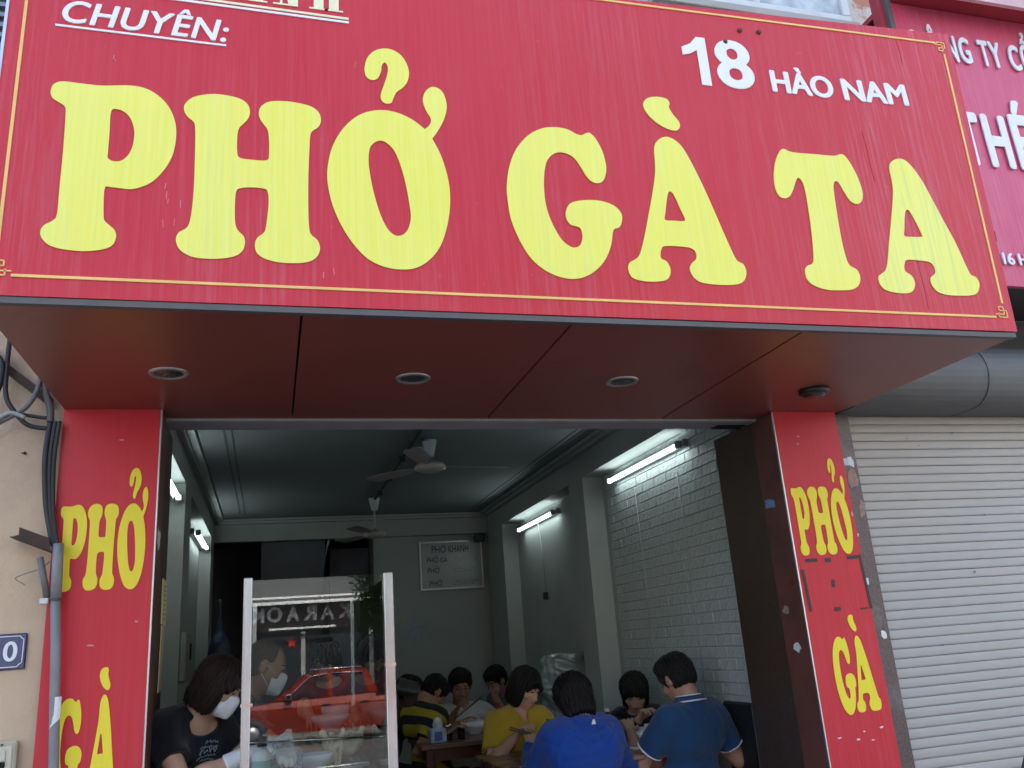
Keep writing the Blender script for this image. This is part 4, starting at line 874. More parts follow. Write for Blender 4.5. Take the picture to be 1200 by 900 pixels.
MB().prism([(y-.004 if i < n+1 else y, z+(.003 if z > 2.63 else -.003)) for i, (y, z) in enumerate(arc+[(.11, 2.80), (.11, 2.458)])], lambda p: (3.682, p[0], p[1]), lambda p: (3.704, p[0], p[1])).build('casing_joint', M('casing_joint', (.10, .10, .10), .6), rn)
gr = MB().box(2.8705, .020, -.12, 2.968, .118, 2.458, bev=.003).build('granite_jamb', RGRAN, rn)
for nm, mt, q in (('sticker', M('pale_blue_sticker', (.45, .58, .68), .6, var=.2, vs=30), [(2.874, 2.178), (2.915, 2.178), (2.915, 2.216), (2.874, 2.216)]), ('paper_scrap', PAPER, [(2.916, 2.18), (2.945, 2.165), (2.948, 2.2), (2.935, 2.226), (2.914, 2.222)]),
                  ('paper_scrap', PAPER, [(2.880, 1.57), (2.900, 1.568), (2.902, 1.60), (2.882, 1.602)]), ('paper_scrap', PAPER, blob(2.932, 1.323, .018, .022)), ('paper_scrap', PAPER, blob(2.884, 1.816, .012, .008)), ('paper_scrap', MATS['brown_scrap'], blob(2.925, 2.10, .03, .05)), ('paper_scrap', MATS['brown_scrap'], blob(2.945, 1.95, .02, .05))):
    scrap(nm, gr, mt, q, lambda p, t: (p[0], .0195-t, p[1]), .0012)
PINK = vinyl('neighbour_vinyl', (.56, .055, .125), (.60, .15, .24), (.62, .26, .36), .33)  # pink of the reflected sky is mixed into the red vinyl
ns = thing('neighbour_sign', 'faded red company sign, sky reflection painted in as pink, with white letters behind the big sign on the right', 'sign', (5.5, -.4, 3.06))
MB().box(3.47, -.40, 3.06, 7.8, -.37, 4.86).build('face_panel', PINK, ns); MB().box(3.49, -.368, 3.08, 7.78, .119, 4.84).build('box', M('sign_box_dark', (.06, .05, .05), .7), ns)
MB().box(3.435, -.41, 3.05, 3.468, -.36, 5.2).build('edge_trim', ALUD, ns); MB().box(3.395, -.385, 3.0, 3.434, -.33, 5.2).build('side_strip', M('deep_red_strip', (.30, .02, .035), .5), ns)
WLET = M('white_acrylic', (.72, .73, .80), .3, var=.06, vs=30)
def nb(s, x0, z0, x1, h, **kw): put_text('letter', s, WLET, ns, (x0, -.4115, z0), x1-x0, h, (1, 0, 0), (0, 0, 1), (0, -1, 0), extrude=.004, **kw)
for s, x0, x1 in (('C', 3.52, 3.60), ('Ô', 3.655, 3.745), ('N', 3.79, 3.868), ('G', 3.885, 3.967), ('T', 4.035, 4.105), ('Y', 4.110, 4.195), ('C', 4.255, 4.335), ('Ổ', 4.35, 4.43)):
    nb(s, x0, 4.485, x1, .185 if s not in 'ÔỔ' else (.245 if s == 'Ô' else .29), bold=.035)
for s, x0, x1, h in (('T', 3.72, 3.875, .35), ('H', 3.905, 4.075, .35), ('É', 4.11, 4.25, .47), ('P', 4.30, 4.45, .35)): nb(s, x0, 3.79, x1, h, bold=.04)
nb('16 HÀO', 3.80, 3.18, 4.11, .088, bold=.035)
scrap('scuff_mark', ns, M('scuff_dark', (.06, .02, .02), .7), blob(3.79, 3.35, .022, .045, j=.5), lambda p, t: (p[0], -.4005-t, p[1]), .001)
lg = thing('sign_hood', 'dark red hood with a pale front edge over the neighbouring pink sign', 'hood', (5.5, -.5, 5.1))
MB().box(3.47, -.55, 4.865, 7.9, .118, 4.90).build('board', M('deep_red_strip', (.3, .02, .035)), lg); MB().box(3.47, -.575, 4.80, 7.9, -.552, 4.91).build('front_edge', M('pale_pink_edge', (.55, .34, .36), .5), lg)
MB().box(2.87, .06, 2.83, 7.9, .1195, 3.05).build('recess_shade_panel', M('recess_shade', (.05, .05, .052), .8, var=.2), rn)  # dark panel painted for the shade between sign and shutter casing
# ---------------------------------------------------------------- dining room
XL, XR, XLB, XRB, ZC, ZB = -.70, 2.62, -.585, 2.45, 2.90, 2.665     # wall panels, beam faces, ceiling, beam underside
def ctag(o): return tag(o, kind='structure')
ce = ctag(MB().box(-.82, .31, ZC, 2.87, 9.0, 2.99).build('ceiling', CEILM, None))
GRV = M('ceiling_groove', (.10, .11, .12), .9)
b = MB()
for x in (-.309, -.260, 2.192, 2.243): b.box(x-.006, .4, ZC-.004, x+.006, 5.6, ZC+.004)
b.build('ceiling_groove', GRV, ce)
b = MB()
for x0, x1, z in ((XLB, XLB+.05, .05), (XLB, XLB+.10, .025), (XRB-.05, XRB, .05), (XRB-.10, XRB, .025)): b.box(x0+.001, .32, ZC-z, x1-.001, 5.98, ZC-.0015-.001*(z < .03))
b.box(XLB, 5.93, ZC-.052, XRB, 5.995, ZC-.003); b.box(XLB, 5.88, ZC-.027, XRB, 5.998, ZC-.0045)
b.build('cornice', PLAST, ce)
rw = thing('side_wall', 'right dining room wall with raised white brick tiles and pilasters', 'wall', (2.7, 3, 0))
MB().box(XR, .625, 0, 2.87, 6.3, 2.90).build('wall_panel', PLAST, rw)
MB().box(XRB, .34, ZB, XR-.001, 6.0, ZC).build('beam', PLAST, rw)
for y0, y1 in ((2.72, 3.06), (5.32, 6.0)): MB().box(XRB+.0005, y0, 0, XR-.0005, y1, ZB-.0005).build('pilaster', PLAST, rw)
# foam brick tiles: 300 nearest the eye as parts, the low hidden ones joined
BR = M('white_brick_tile', (.42, .455, .45), .42, var=.10, vs=14, bump=.9, bs=38, spec=.45)
def brick_mesh(L):
    bm = bmesh.new(); bmesh.ops.create_cube(bm, size=1)
    for v in bm.verts: v.co = Vector((v.co.x*.010, v.co.y*(L-.006), v.co.z*.062))
    bmesh.ops.bevel(bm, geom=[e for e in bm.edges if e.verts[0].co.x < -.001 and e.verts[1].co.x < -.001], offset=.0028, segments=1, affect='EDGES')
    me = bpy.data.meshes.new('brick'); bm.to_mesh(me); bm.free(); me.materials.append(BR); return me
BL = .20; meshes = [brick_mesh(BL), brick_mesh(BL*.5)]
todo = []
for r_ in range(39):
    z = 2.63-r_*.068; y = .63
    if r_ % 2: todo.append((z, y+BL/4, 1)); y += BL/2
    while y+BL < 2.715: todo.append((z, y+BL/2, 0)); y += BL
    if y+BL/2 < 2.72: todo.append((z, y+BL/4, 1))
rest = bmesh.new()
for i, (z, y, k) in enumerate(todo):
    p = Vector((XR-.003-random.uniform(0, .003), y, z))
    if i < 300:
        o = bpy.data.objects.new('brick', meshes[k]); col.objects.link(o); o.parent = rw; o.location = p-rw.location; o.rotation_euler = (random.uniform(-.012, .012), 0, random.uniform(-.03, .03))
    else:
        t = meshes[k].copy(); t.transform(Matrix.Translation(p-rw.location)); rest.from_mesh(t); bpy.data.meshes.remove(t)
me = bpy.data.meshes.new('brick_rows'); rest.to_mesh(me); rest.free(); o = link('brick_rows', me, BR, rw); o['kind'] = 'stuff'
MB().tube([(XR-.012, 1.36, 2.42), (XR-.014, 1.345, 1.8), (XR-.012, 1.35, .9)], .003, 6).build('surface_wire', M('white_wire', (.40, .42, .42)), rw); MB().tube([(XR-.012, 2.06, 2.45), (XR-.013, 2.05, 1.6), (XR-.012, 2.055, .9)], .0028, 6).build('surface_wire', MATS['white_wire'], rw)
lw = thing('side_wall', 'left dining room wall with plain pale pilasters behind the standing cooks', 'wall', (-.76, 3, 0))
MB().box(-.82, .52, 0, XL, 6.3, 2.90).build('wall_panel', PLAST, lw); MB().box(XL+.001, .34, ZB, XLB, 6.0, ZC).build('beam', PLAST, lw)
for y0, y1 in ((2.66, 3.14), (5.56, 6.0)): MB().box(XL+.0005, y0, 0, XLB-.0005, y1, ZB-.0005).build('pilaster', PLAST, lw)
bw = thing('back_wall', 'pale grey green back wall with a dark stairwell opening on its left', 'wall', (1, 6.2, 0))
MB().box(1.13, 6.12, 0, XR-.0006, 6.28, 2.90).build('wall_panel', PLAST, bw); MB().box(XLB-.11, 6.003, ZB+.001, XRB, 6.119, ZC-.001).build('beam', PLAST, bw)
MB().box(1.09, 6.10, 0, 1.128, 6.30, ZB).build('opening_edge', M('dark_wood_edge', (.03, .025, .022), .6), bw)
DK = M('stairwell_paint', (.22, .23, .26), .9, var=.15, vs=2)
swl = thing('stairwell', 'dark unlit stairwell with a slanting flight behind the dining room', 'stairwell', (.3, 7.5, 0))
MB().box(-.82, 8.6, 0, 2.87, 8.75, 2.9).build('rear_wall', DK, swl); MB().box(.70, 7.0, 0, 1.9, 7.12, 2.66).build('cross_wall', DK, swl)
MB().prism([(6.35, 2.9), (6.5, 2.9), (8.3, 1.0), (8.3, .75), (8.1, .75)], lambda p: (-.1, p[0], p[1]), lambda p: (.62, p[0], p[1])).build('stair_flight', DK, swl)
b = MB(); b.tube([(.66, 6.4, 2.75), (.58, 7.0, 2.2), (.50, 7.6, 1.6)], .012, 8); b.build('handrail', M('steel_rail', (.4, .4, .42), .35, metal=.8), swl)
# ---------------------------------------------------------------- fluorescent battens (lit) on both walls
TUBE = lamp_mat('fluorescent_glow', (.82, 1.0, .99), 3.1)
HOUS = M('batten_housing', (.20, .21, .21), .5)
def batten(x, y0, y1, z, sgn, lab):
    t = thing('fluorescent_lamp', lab, 'lamp', (x, (y0+y1)/2, z), 'lit fluorescent battens on the side walls')
    MB().box(min(x, x-sgn*.045), y0, z-.022, max(x, x-sgn*.045), y1, z+.03, bev=.004).build('housing', HOUS, t)
    xc = x-sgn*.075
    MB().tube([(xc, y0+.03, z-.012), (xc, y1-.03, z-.012)], .0145, 12).build('tube', TUBE, t)
    for y in (y0+.012, y1-.012): MB().box(xc-.02, y-.018, z-.034, xc+.024, y+.018, z+.014, bev=.004).build('end_cap', HOUS, t)
batten(XR-.004, 1.15, 2.40, 2.575, 1, 'lit fluorescent tube above the white brick tiles')
batten(XR-.001, 3.80, 5.02, 2.560, 1, 'lit fluorescent tube above the pull cord near the whiteboard')
batten(XL+.001, 1.35, 2.60, 2.560, -1, 'lit fluorescent tube half hidden behind the left pillar')
batten(XL+.001, 4.35, 5.52, 2.560, -1, 'lit fluorescent tube on the left wall before the stairwell')
pc = thing('pull_cord', 'thin pale switch cord hanging under the tube near the whiteboard', 'cord', (XR-.03, 4.40, 1.8))
MB().tube([(XR-.05, 4.38, 2.53), (XR-.03, 4.37, 2.2), (XR-.02, 4.39, 1.86)], .0045, 6).build('cord', M('pale_cord', (.5, .52, .5)), pc); MB().box(XR-.045, 4.36, 1.79, XR-.008, 4.42, 1.86, bev=.006).build('switch', M('cord_switch', (.03, .03, .03), .5), pc)
# ---------------------------------------------------------------- ceiling fans and the cable feeding them
FW = M('fan_enamel', (.46, .43, .38), .4); FB = M('fan_blade', (.36, .33, .30), .45, var=.1); FC = M('fan_cone', (.50, .55, .58), .35)
def fan(x, y, zh, R_, ang, lab):
    t = thing('ceiling_fan', lab, 'ceiling fan', (x, y, ZC), 'ceiling fans')
    MB().lathe([(.052, ZC-.002), (.055, ZC-.012), (.030, ZC-.125), (.020, ZC-.13)], (x, y, 0), 18).build('canopy', FC, t)
    MB().tube([(x, y, ZC-.125), (x, y, zh+.05)], .009, 10).build('rod', FW, t)
    MB().lathe([(.02, zh+.055), (.04, zh+.05), (.095, zh+.03), (.114, zh+.008), (.112, zh-.012), (.07, zh-.030), (.002, zh-.034)], (x, y, 0), 28).build('motor', FW, t)
    for k in range(3):
        a = R(ang+120*k); ca, sa = math.cos(a), math.sin(a)
        def P(r, s_, z): return (x+ca*r-sa*s_, y+sa*r+ca*s_, z)
        b = MB(); pr = [(.105, .018), (.19, .022), (.22, .052), (.40, .062), (R_-.03, .066), (R_, .045)]
        top = [(r, s_) for r, s_ in pr]+[(r, -s_) for r, s_ in pr[::-1]]
        b.prism(top, lambda p: P(p[0], p[1], zh+.012+p[1]*.16), lambda p: P(p[0], p[1], zh+.008+p[1]*.16)); b.build('blade', FB, t)
fan(1.13, 2.36, 2.69, .62, 8, 'pale ceiling fan nearest the entrance, under the lintel'); fan(1.0, 4.80, 2.53, .60, 2, 'dark bladed ceiling fan further back before the back beam')
b = MB().tube([(1.007, .5, ZC-.018), (1.006, 2.0, ZC-.014), (1.008, 3.6, ZC-.02), (1.006, 4.8, ZC-.016)], .013, 8)
for y in (1.6, 2.9, 3.7, 4.4): b.box(.985, y-.02, ZC-.045, 1.03, y+.02, ZC-.002)
b.build_top('ceiling_cable', CABLE, 'black cable run clipped along the ceiling between the two fans', 'cable', (1.0, 2.5, ZC))
# ---------------------------------------------------------------- things on the walls
wb = thing('whiteboard', 'whiteboard menu with marker writing on the back wall', 'whiteboard', (2.03, 6.1, 2.05))
MB().box(1.675, 6.095, 2.068, 2.385, 6.118, 2.575).build('board', M('whiteboard_skin', (.42, .44, .44), .25, var=.05), wb)
b = MB()
for c in ((1.655, 6.088, 2.045, 2.405, 6.1175, 2.0675), (1.655, 6.088, 2.5755, 2.405, 6.1175, 2.598), (1.655, 6.0885, 2.068, 1.6745, 6.117, 2.575), (2.3855, 6.0885, 2.068, 2.405, 6.117, 2.575)): b.box(*c, bev=.003)
b.build('frame', ALU, wb)
INK = M('marker_ink', (.02, .02, .03), .6)
def wt(s, x, z, wd, h): put_text('writing', s, INK, wb, (x, 6.0945, z), wd, h, extrude=.0008, bold=.0)
def pho(x, z, wd, h):
    wt('PHO', x, z, wd, h); b = MB(); xo = x+wd*.84
    b.tube([(xo+wd*.12, 6.0942, z+h*.85), (xo+wd*.19, 6.0942, z+h*1.0), (xo+wd*.17, 6.0942, z+h*1.12)], .0025, 4); b.tube([(xo-.012, 6.0942, z+h*1.26), (xo, 6.0942, z+h*1.36), (xo+.010, 6.0942, z+h*1.26), (xo, 6.0942, z+h*1.12)], .0022, 4); b.build('accent', INK, wb)
pho(1.80, 2.465, .165, .080); wt('KHANH', 2.00, 2.465, .235, .080); pho(1.74, 2.355, .13, .062); wt('GÀ', 1.895, 2.355, .085, .070); pho(1.745, 2.235, .135, .062); pho(1.76, 2.088, .145, .062)
b = MB()
for z in (2.40, 2.375, 2.27, 2.25, 2.12, 2.10, 2.14):
    x = 2.02+random.random()*.05
    while x < 2.33:
        b.tube([(x, 6.0942, z), (x+.012, 6.0942, z+random.uniform(-.014, .016)), (x+.022, 6.0942, z+random.uniform(-.012, .014))], .0022, 4); x += random.uniform(.024, .06)
b.build('scribble', INK, wb)['kind'] = 'stuff'
MB().box(1.475, 6.112, 1.475, 1.65, 6.1195, 1.735).build_top('wall_notice', M('faded_notice', (.34, .38, .46), .8, var=.2, vs=30), 'faded blue grey paper notice taped low on the back wall', 'notice', (1.56, 6.115, 1.6))
fb = thing('fuse_box', 'grey fuse box with dark latch on the left pilaster behind the cook', 'fuse box', (-.57, 3.0, 1.3))
MB().box(-.584, 2.70, 1.32, -.545, 3.12, 1.64, bev=.006).build('case', M('fuse_case', (.30, .29, .26), .55), fb); MB().box(-.544, 3.00, 1.46, -.535, 3.05, 1.57).build('latch', BLACK, fb)
F = Field((-.75, 4.6, 1.2), (-.1, 5.2, 2.1), .012); F.ell((-.44, 4.95, 1.50), (.11, .09, .17), k=.02); F.cone((-.44, 4.95, 1.62), (-.45, 4.98, 1.98), .035, .008, k=.05); F.folds(.02, .6, 4)
o = link('hanging_bag', F.mesh('hanging_bag', (-.44, 4.95, 1.4)), M('blue_bag', (.02, .03, .07), .5)); o.location = (-.44, 4.95, 1.4); tag(o, 'dark blue bag hanging in the shadow behind the cook', 'bag')
# crumpled clear sheet leaning on the right wall
F = Field((1.95, 2.9, .5), (2.62, 3.6, 1.45), .009); F.ell((2.36, 3.28, 1.00), (.25, .14, .36), k=.02); F.cone((2.2, 3.25, 1.1), (2.52, 3.3, 1.3), .08, .06, k=.1); F.folds(.045, .8, 9)
F.plane((0, 0, 1.30), (0, 0, 1)); o = link('plastic_wrapped_fan', F.mesh('plastic_wrapped_fan', (2.40, 3.28, .7)), M('cloudy_plastic', (.26, .29, .29), .22, var=.4, vs=8, spec=.8)); o.location = (2.40, 3.28, .7); tag(o, 'cloudy plastic wrapped bundle against the right wall behind the yellow shirt', 'bundle')
# ---------------------------------------------------------------- tables and what stands on them
REDC_ = cloth('red_cotton', (.34, .014, .022)); WOOD = M('dark_red_wood', (.075, .022, .014), .3, var=.25, vs=5, stretch=(1, 6, 6), spec=.5); WTOP = M('brown_table_top', (.16, .085, .06), .28, var=.2, vs=4, stretch=(1, 7, 1))
def table(lab, x0, y0, x1, y1, z=.79):
    t = thing('dining_table', lab, 'table', ((x0+x1)/2, (y0+y1)/2, 0), 'wooden dining tables')
    MB().box(x0, y0, z-.032, x1, y1, z, bev=.006).build('tabletop', WTOP, t)
    b = MB()
    for c in ((x0+.05, y0+.04, x1-.05, y0+.062), (x0+.05, y1-.062, x1-.05, y1-.04), (x0+.04, y0+.0625, x0+.062, y1-.0625), (x1-.062, y0+.0625, x1-.04, y1-.0625)): b.box(c[0], c[1], z-.11, c[2], c[3], z-.0325)
    b.build('apron', WOOD, t)
    for x in (x0+.035, x1-.085):
        for y in (y0+.03, y1-.08): MB().box(x, y, 0, x+.055, y+.055, z-.033, bev=.004).build('leg', WOOD, t)
table('dark red wooden table in front, shared by the blue backs and the yellow shirt', 1.18, .92, 2.44, 1.62); table('dark red wooden table further back with tissue box and white bowl', 1.0, 2.42, 1.95, 3.05)
def stool(x, y, lab, z=.46):
    t = thing('wooden_stool', lab, 'stool', (x, y, 0), 'stools round the tables')
    MB().box(x-.15, y-.15, z-.03, x+.15, y+.15, z, bev=.006).build('seat', WOOD, t)
    for a in (-1, 1):
        for c in (-1, 1): MB().tube([(x+a*.14, y+c*.14, 0), (x+a*.115, y+c*.115, z-.028)], .018, 8).build('leg', WOOD, t)
PORC = M('white_porcelain', (.78, .80, .80), .18, var=.04, spec=.6); BROTH = M('noodle_broth', (.42, .33, .20), .25, var=.3, vs=40)
def bowl(x, y, z, r, lab, grp, fill=True, hgt=.075):
    t = thing('bowl', lab, 'bowl', (x, y, z), grp)
    MB().lathe([(r*.45, z), (r*.47, z+.01), (r*.62, z+.022), (r*.88, z+hgt*.62), (r, z+hgt), (r*.975, z+hgt+.002), (r*.85, z+hgt*.64), (r*.55, z+.028), (.002, z+.024)], (x, y, 0), 26).build('dish', PORC, t)
    if fill: MB().lathe([(r*.86, z+hgt*.68), (r*.5, z+hgt*.72), (.002, z+hgt*.70)], (x, y, 0), 22).build('soup', BROTH, t)
    return t
bowl(1.47, 2.86, .791, .105, 'white soup bowl in front of the man in the white T-shirt', 'soup bowls on the tables', hgt=.085)
bowl(2.14, 1.20, .791, .10, 'white bowl on the front table by the man in the blue polo', 'soup bowls on the tables'); bowl(1.62, 1.14, .791, .10, 'white bowl before the woman in the royal blue jacket', 'soup bowls on the tables'); bowl(2.28, 1.50, .791, .10, 'white bowl in front of the woman with the black fringe', 'soup bowls on the tables')
tb = thing('tissue_box', 'blue and white tissue box at the corner of the rear table', 'tissue box', (1.13, 2.56, .791))
MB().box(1.08, 2.50, .791, 1.19, 2.60, .881, bev=.004).build('carton', M('tissue_carton', (.34, .46, .68), .5, var=.35, vs=22), tb); MB().box(1.105, 2.497, .805, 1.16, 2.4995, .862).build('printed_panel', M('carton_print', (.06, .12, .34), .5), tb)
F = Field((1.05, 2.45, .84), (1.23, 2.66, 1.0), .005); F.ell((1.135, 2.55, .905), (.035, .028, .04), k=.01); F.folds(.016, 2.2, 3); link('tissue', F.mesh('tissue', (1.13, 2.56, .791)), M('tissue_paper', (.7, .7, .72), .9), tb)
CG = glass_mat('drinking_glass', (.86, .90, .90), 1.5); COND = M('condiment', (.06, .02, .01), .5)
def jar(x, y, z, lab, r=.028, h=.085, fill=COND, lid=True):
    t = thing('condiment_jar', lab, 'jar', (x, y, z), 'condiment jars on the tables')
    MB().lathe([(r, z+.001), (r, z+h), (r*.92, z+h), (r*.92, z+.006), (.002, z+.006)], (x, y, 0), 16).build('glass', CG, t)
    MB().lathe([(r*.88, z+.0065), (r*.88, z+h*.55), (.002, z+h*.56)], (x, y, 0), 14).build('contents', fill, t)
    if lid: MB().lathe([(r*1.02, z+h+.001), (r*1.05, z+h+.012), (r*.8, z+h+.02), (.002, z+h+.021)], (x, y, 0), 16).build('lid', STEEL, t)
jar(1.225, 2.62, .791, 'clear jar of dark sauce next to the tissue box'); jar(1.315, 2.60, .791, 'small clear chilli jar between the sauce jar and the bowl', .024, .075, M('chilli', (.25, .03, .01), .5))
jar(1.87, 1.44, .791, 'clear glass tumbler beside the woman in yellow', .033, .11, M('clear_tea', (.35, .33, .25), .2), False)
jar(1.93, 1.28, .791, 'condiment jar between the two blue backs on the front table', .03, .09); jar(2.03, 1.34, .791, 'steel lidded chilli jar nearer the woman with the fringe', .03, .085, MATS['chilli'])
bt = thing('sauce_bottle', 'dark soy sauce bottle with pale label between the two blue backs', 'bottle', (1.985, 1.46, .791))
MB().lathe([(.028, .791), (.030, .80), (.030, .90), (.014, .94), (.013, .97), (.002, .971)], (1.985, 1.46, 0), 18).build('body', M('dark_bottle', (.02, .012, .008), .1), bt); MB().lathe([(.0306, .825), (.0306, .885)], (1.985, 1.46, 0), 18, close=True).build('label', M('bottle_label', (.6, .6, .6), .6), bt); MB().lathe([(.015, .9715), (.015, .99), (.002, .992)], (1.985, 1.46, 0), 14).build('cap', M('white_cap', (.65, .65, .65)), bt)

for x, y, z, lab in ((1.62, 2.72, .791, 'small white saucer right of the white bowl on the rear table'), (1.99, 1.05, .791, 'white saucer of greens between the two blue backs')):
    t = thing('saucer', lab, 'saucer', (x, y, z), 'small saucers'); MB().lathe([(.03, z), (.05, z+.012), (.062, z+.022), (.060, z+.024), (.035, z+.010), (.002, z+.008)], (x, y, 0), 20).build('dish', PORC, t)
    b = MB()
    for k in range(7): b.ball((x+random.uniform(-.028, .028), y+random.uniform(-.028, .028), z+.017), .013, 1, 1, .5, 1)
    b.build('garnish', M('lime_greens', (.22, .26, .10), .6, var=.4, vs=50), t)
ch = thing('dining_chair', 'black chair back against the right doorway beside the blue polo', 'chair', (2.60, .95, 0))
CBK = M('black_chair', (.012, .012, .013), .55)
MB().box(2.48, .76, .43, 2.78, 1.10, .47, bev=.01).build('seat', CBK, ch) if False else MB().box(2.50, .78, .43, 2.615, 1.12, .47, bev=.01).build('seat', CBK, ch)
MB().box(2.585, .78, .50, 2.613, 1.12, 1.0, bev=.012).build('backrest', CBK, ch)
for x in (2.508, 2.59):
    for y in (.79, 1.09): MB().box(x, y, 0, x+.02, y+.02, .429).build('leg', CBK, ch)

F = Field((1.55, 2.75, .79), (1.95, 3.1, 1.02), .006); F.ell((1.72, 2.95, .86), (.06, .045, .07), k=.02); F.cone((1.71, 2.95, .88), (1.69, 2.95, .97), .035, .012, k=.03); F.folds(.012, 1.3, 4); F.plane((0, 0, .7915), (0, 0, -1))
o = link('cloth_pouch', F.mesh('cloth_pouch', (1.72, 2.95, .791)), REDC_, None); o.location = (1.72, 2.95, .791); tag(o, 'small red cloth pouch on the rear table right of the white bowl', 'pouch')
MB().box(2.28, 5.90, 2.56, 2.40, 5.999, 2.645, bev=.01).build_top('wall_speaker', M('speaker_black', (.03, .03, .032), .5), 'small dark speaker fixed high in the back right corner', 'speaker', (2.34, 5.95, 2.6))
# ---------------------------------------------------------------- the glass fronted food counter
CX0, CX1, CY0, CY1, CZ = -.09, .49, -.02, 1.72, .925
ctr = thing('food_counter', 'food counter with aluminium posts and glass panes in the doorway', 'food counter', (.2, .8, 0))
MB().box(CX0, CY0, 0, CX1, CY1, CZ-.03).build('cabinet', M('counter_steel', (.35, .35, .35), .35, metal=.7, var=.1), ctr); MB().box(CX0-.01, CY0-.01, CZ-.0295, CX1+.01, CY1+.01, CZ, bev=.004).build('worktop', STEEL, ctr)
for (x, y, a, c, z1) in ((CX0-.012, CY0-.012, .034, .034, 1.745), (CX1-.026, CY0-.012, .040, .034, 1.740), (CX1-.018, CY1-.03, .028, .028, 1.735), (CX0-.008, CY1-.03, .028, .028, 1.735)): MB().box(x, y, CZ+.0005, x+a, y+c, z1, bev=.003).build('post', M('bare_aluminium', (.50, .53, .56), .22, metal=.92, var=.18, vs=9, stretch=(1, 1, .25)), ctr)
for x, z in ((CX0-.012, 1.25), (CX1-.026, 1.36)): MB().box(x-.003, CY0-.016, z, x+.042, CY0+.024, z+.012).build('clamp', STEEL, ctr)
g_ = MB().box(CX0+.0225, -.0025, CZ+.002, CX1-.0265, .0025, 1.735); g_.bm.transform(Matrix.Translation((0, 0, 1.3)) @ Matrix.Rotation(R(-.55), 4, 'X') @ Matrix.Translation((0, 0, -1.3))); g_.build('front_pane', GLASS, ctr)
MB().box(CX1-.006, CY0+.024, CZ+.002, CX1-.001, CY1-.032, 1.725).build('side_pane', GLASS, ctr)
MB().tube([(CX0+.02, CY0+.035, 1.115), (CX1-.03, CY0+.035, 1.09)], .004, 6).build('rail', STEEL, ctr)
MB().box(CX0+.03, 1.22, 1.020, CX1-.03, 1.68, 1.026).build('shelf', glass_mat('shelf_glass', (.9, .95, .94), 1.5), ctr)
SZ = CZ+.001

ty = thing('food_tray', 'steel tray of food on the counter behind the front glass', 'tray', (.28, .9, SZ)); MB().box(.02, .62, SZ, .46, 1.22, SZ+.012, bev=.004).build('pan', STEEL, ty)
CHK = M('boiled_chicken', (.66, .52, .36), .38, var=.2, vs=25, bump=.5, bs=60, spec=.5)
def chicken(x, y, z, sc_, rot, lab, seed):
    F = Field((x-.16, y-.16, z-.01), (x+.16, y+.16, z+.22), .006); c, s_ = math.cos(rot), math.sin(rot)
    def Q(a, b_, d_): return (x+(c*a-s_*b_)*sc_, y+(s_*a+c*b_)*sc_, z+d_*sc_)
    F.ell(Q(0, 0, .06), (.075*sc_, .058*sc_, .055*sc_), [(c, s_, 0), (-s_, c, 0), (0, 0, 1)], k=.02); F.cone(Q(.03, .045, .05), Q(.09, .05, .10), .028*sc_, .014*sc_, k=.02); F.cone(Q(.03, -.045, .05), Q(.09, -.05, .09), .028*sc_, .014*sc_, k=.02)
    F.cone(Q(-.04, .05, .07), Q(-.0, .08, .08), .018*sc_, .012*sc_, k=.02); F.cone(Q(-.06, 0, .07), Q(-.10, 0, .13), .022*sc_, .014*sc_, k=.02); F.folds(.006, 1.6, seed)
    o = link('boiled_chicken', F.mesh('boiled_chicken', (x, y, z)), CHK); o.location = (x, y, z); tag(o, lab, 'chicken', 'boiled chickens on the counter')
chicken(.33, .74, SZ+.013, 1.0, .6, 'pale boiled chicken on the tray at the cook\'s hand', 1); chicken(.40, .98, SZ+.013, .95, 2.2, 'boiled chicken further back on the tray by the right post', 2); chicken(.22, 1.06, SZ+.013, .85, 4.0, 'boiled chicken behind the white bowl on the tray', 3)
F = Field((.2, .5, SZ), (.40, .72, SZ+.22), .005)
for k in range(16): F.cone((.29+random.uniform(-.03, .03), .60+random.uniform(-.03, .03), SZ+.015), (.29+random.uniform(-.045, .05), .60+random.uniform(-.03, .03), SZ+.09+random.uniform(0, .08)), .009, .007, k=.006)
o = link('chicken_feet', F.mesh('chicken_feet', (.29, .60, SZ)), CHK); o.location = (.29, .60, SZ); tag(o, 'small heap of pale chicken feet on the counter at the white bowl', 'chicken feet')
bowl(.205, .52, SZ, .085, 'white bowl on the counter left of the chicken feet', 'bowls on the food counter', False, .075)
bowl(.33, 1.38, 1.027, .11, 'wide white bowl held up by the woman in red', 'bowls on the food counter', True, .075)
bowl(.375, 1.60, 1.027, .085, 'white bowl on the glass shelf nearer the right post', 'bowls on the food counter', True, .11)
F = Field((-.09, .05, SZ), (.20, .40, SZ+.26), .006); F.ell((.04, .24, SZ+.07), (.10, .10, .09), k=.02); F.cone((.04, .22, SZ+.1), (.08, .22, SZ+.2), .05, .015, k=.04); F.cone((.02, .22, SZ+.1), (-.01, .25, SZ+.19), .04, .012, k=.03); F.folds(.02, 1.1, 6); F.plane((0, 0, SZ), (0, 0, -1))
o = link('plastic_bag', F.mesh('plastic_bag', (.04, .24, SZ)), film_mat('thin_plastic', (.75, .76, .80), .42)); o.location = (.04, .24, SZ); tag(o, 'crumpled clear plastic bag on the counter behind the left post', 'bag')
bo = thing('plastic_bottle', 'pale bottle with a black cap and teal label low behind the front glass', 'bottle', (-.03, .10, SZ))
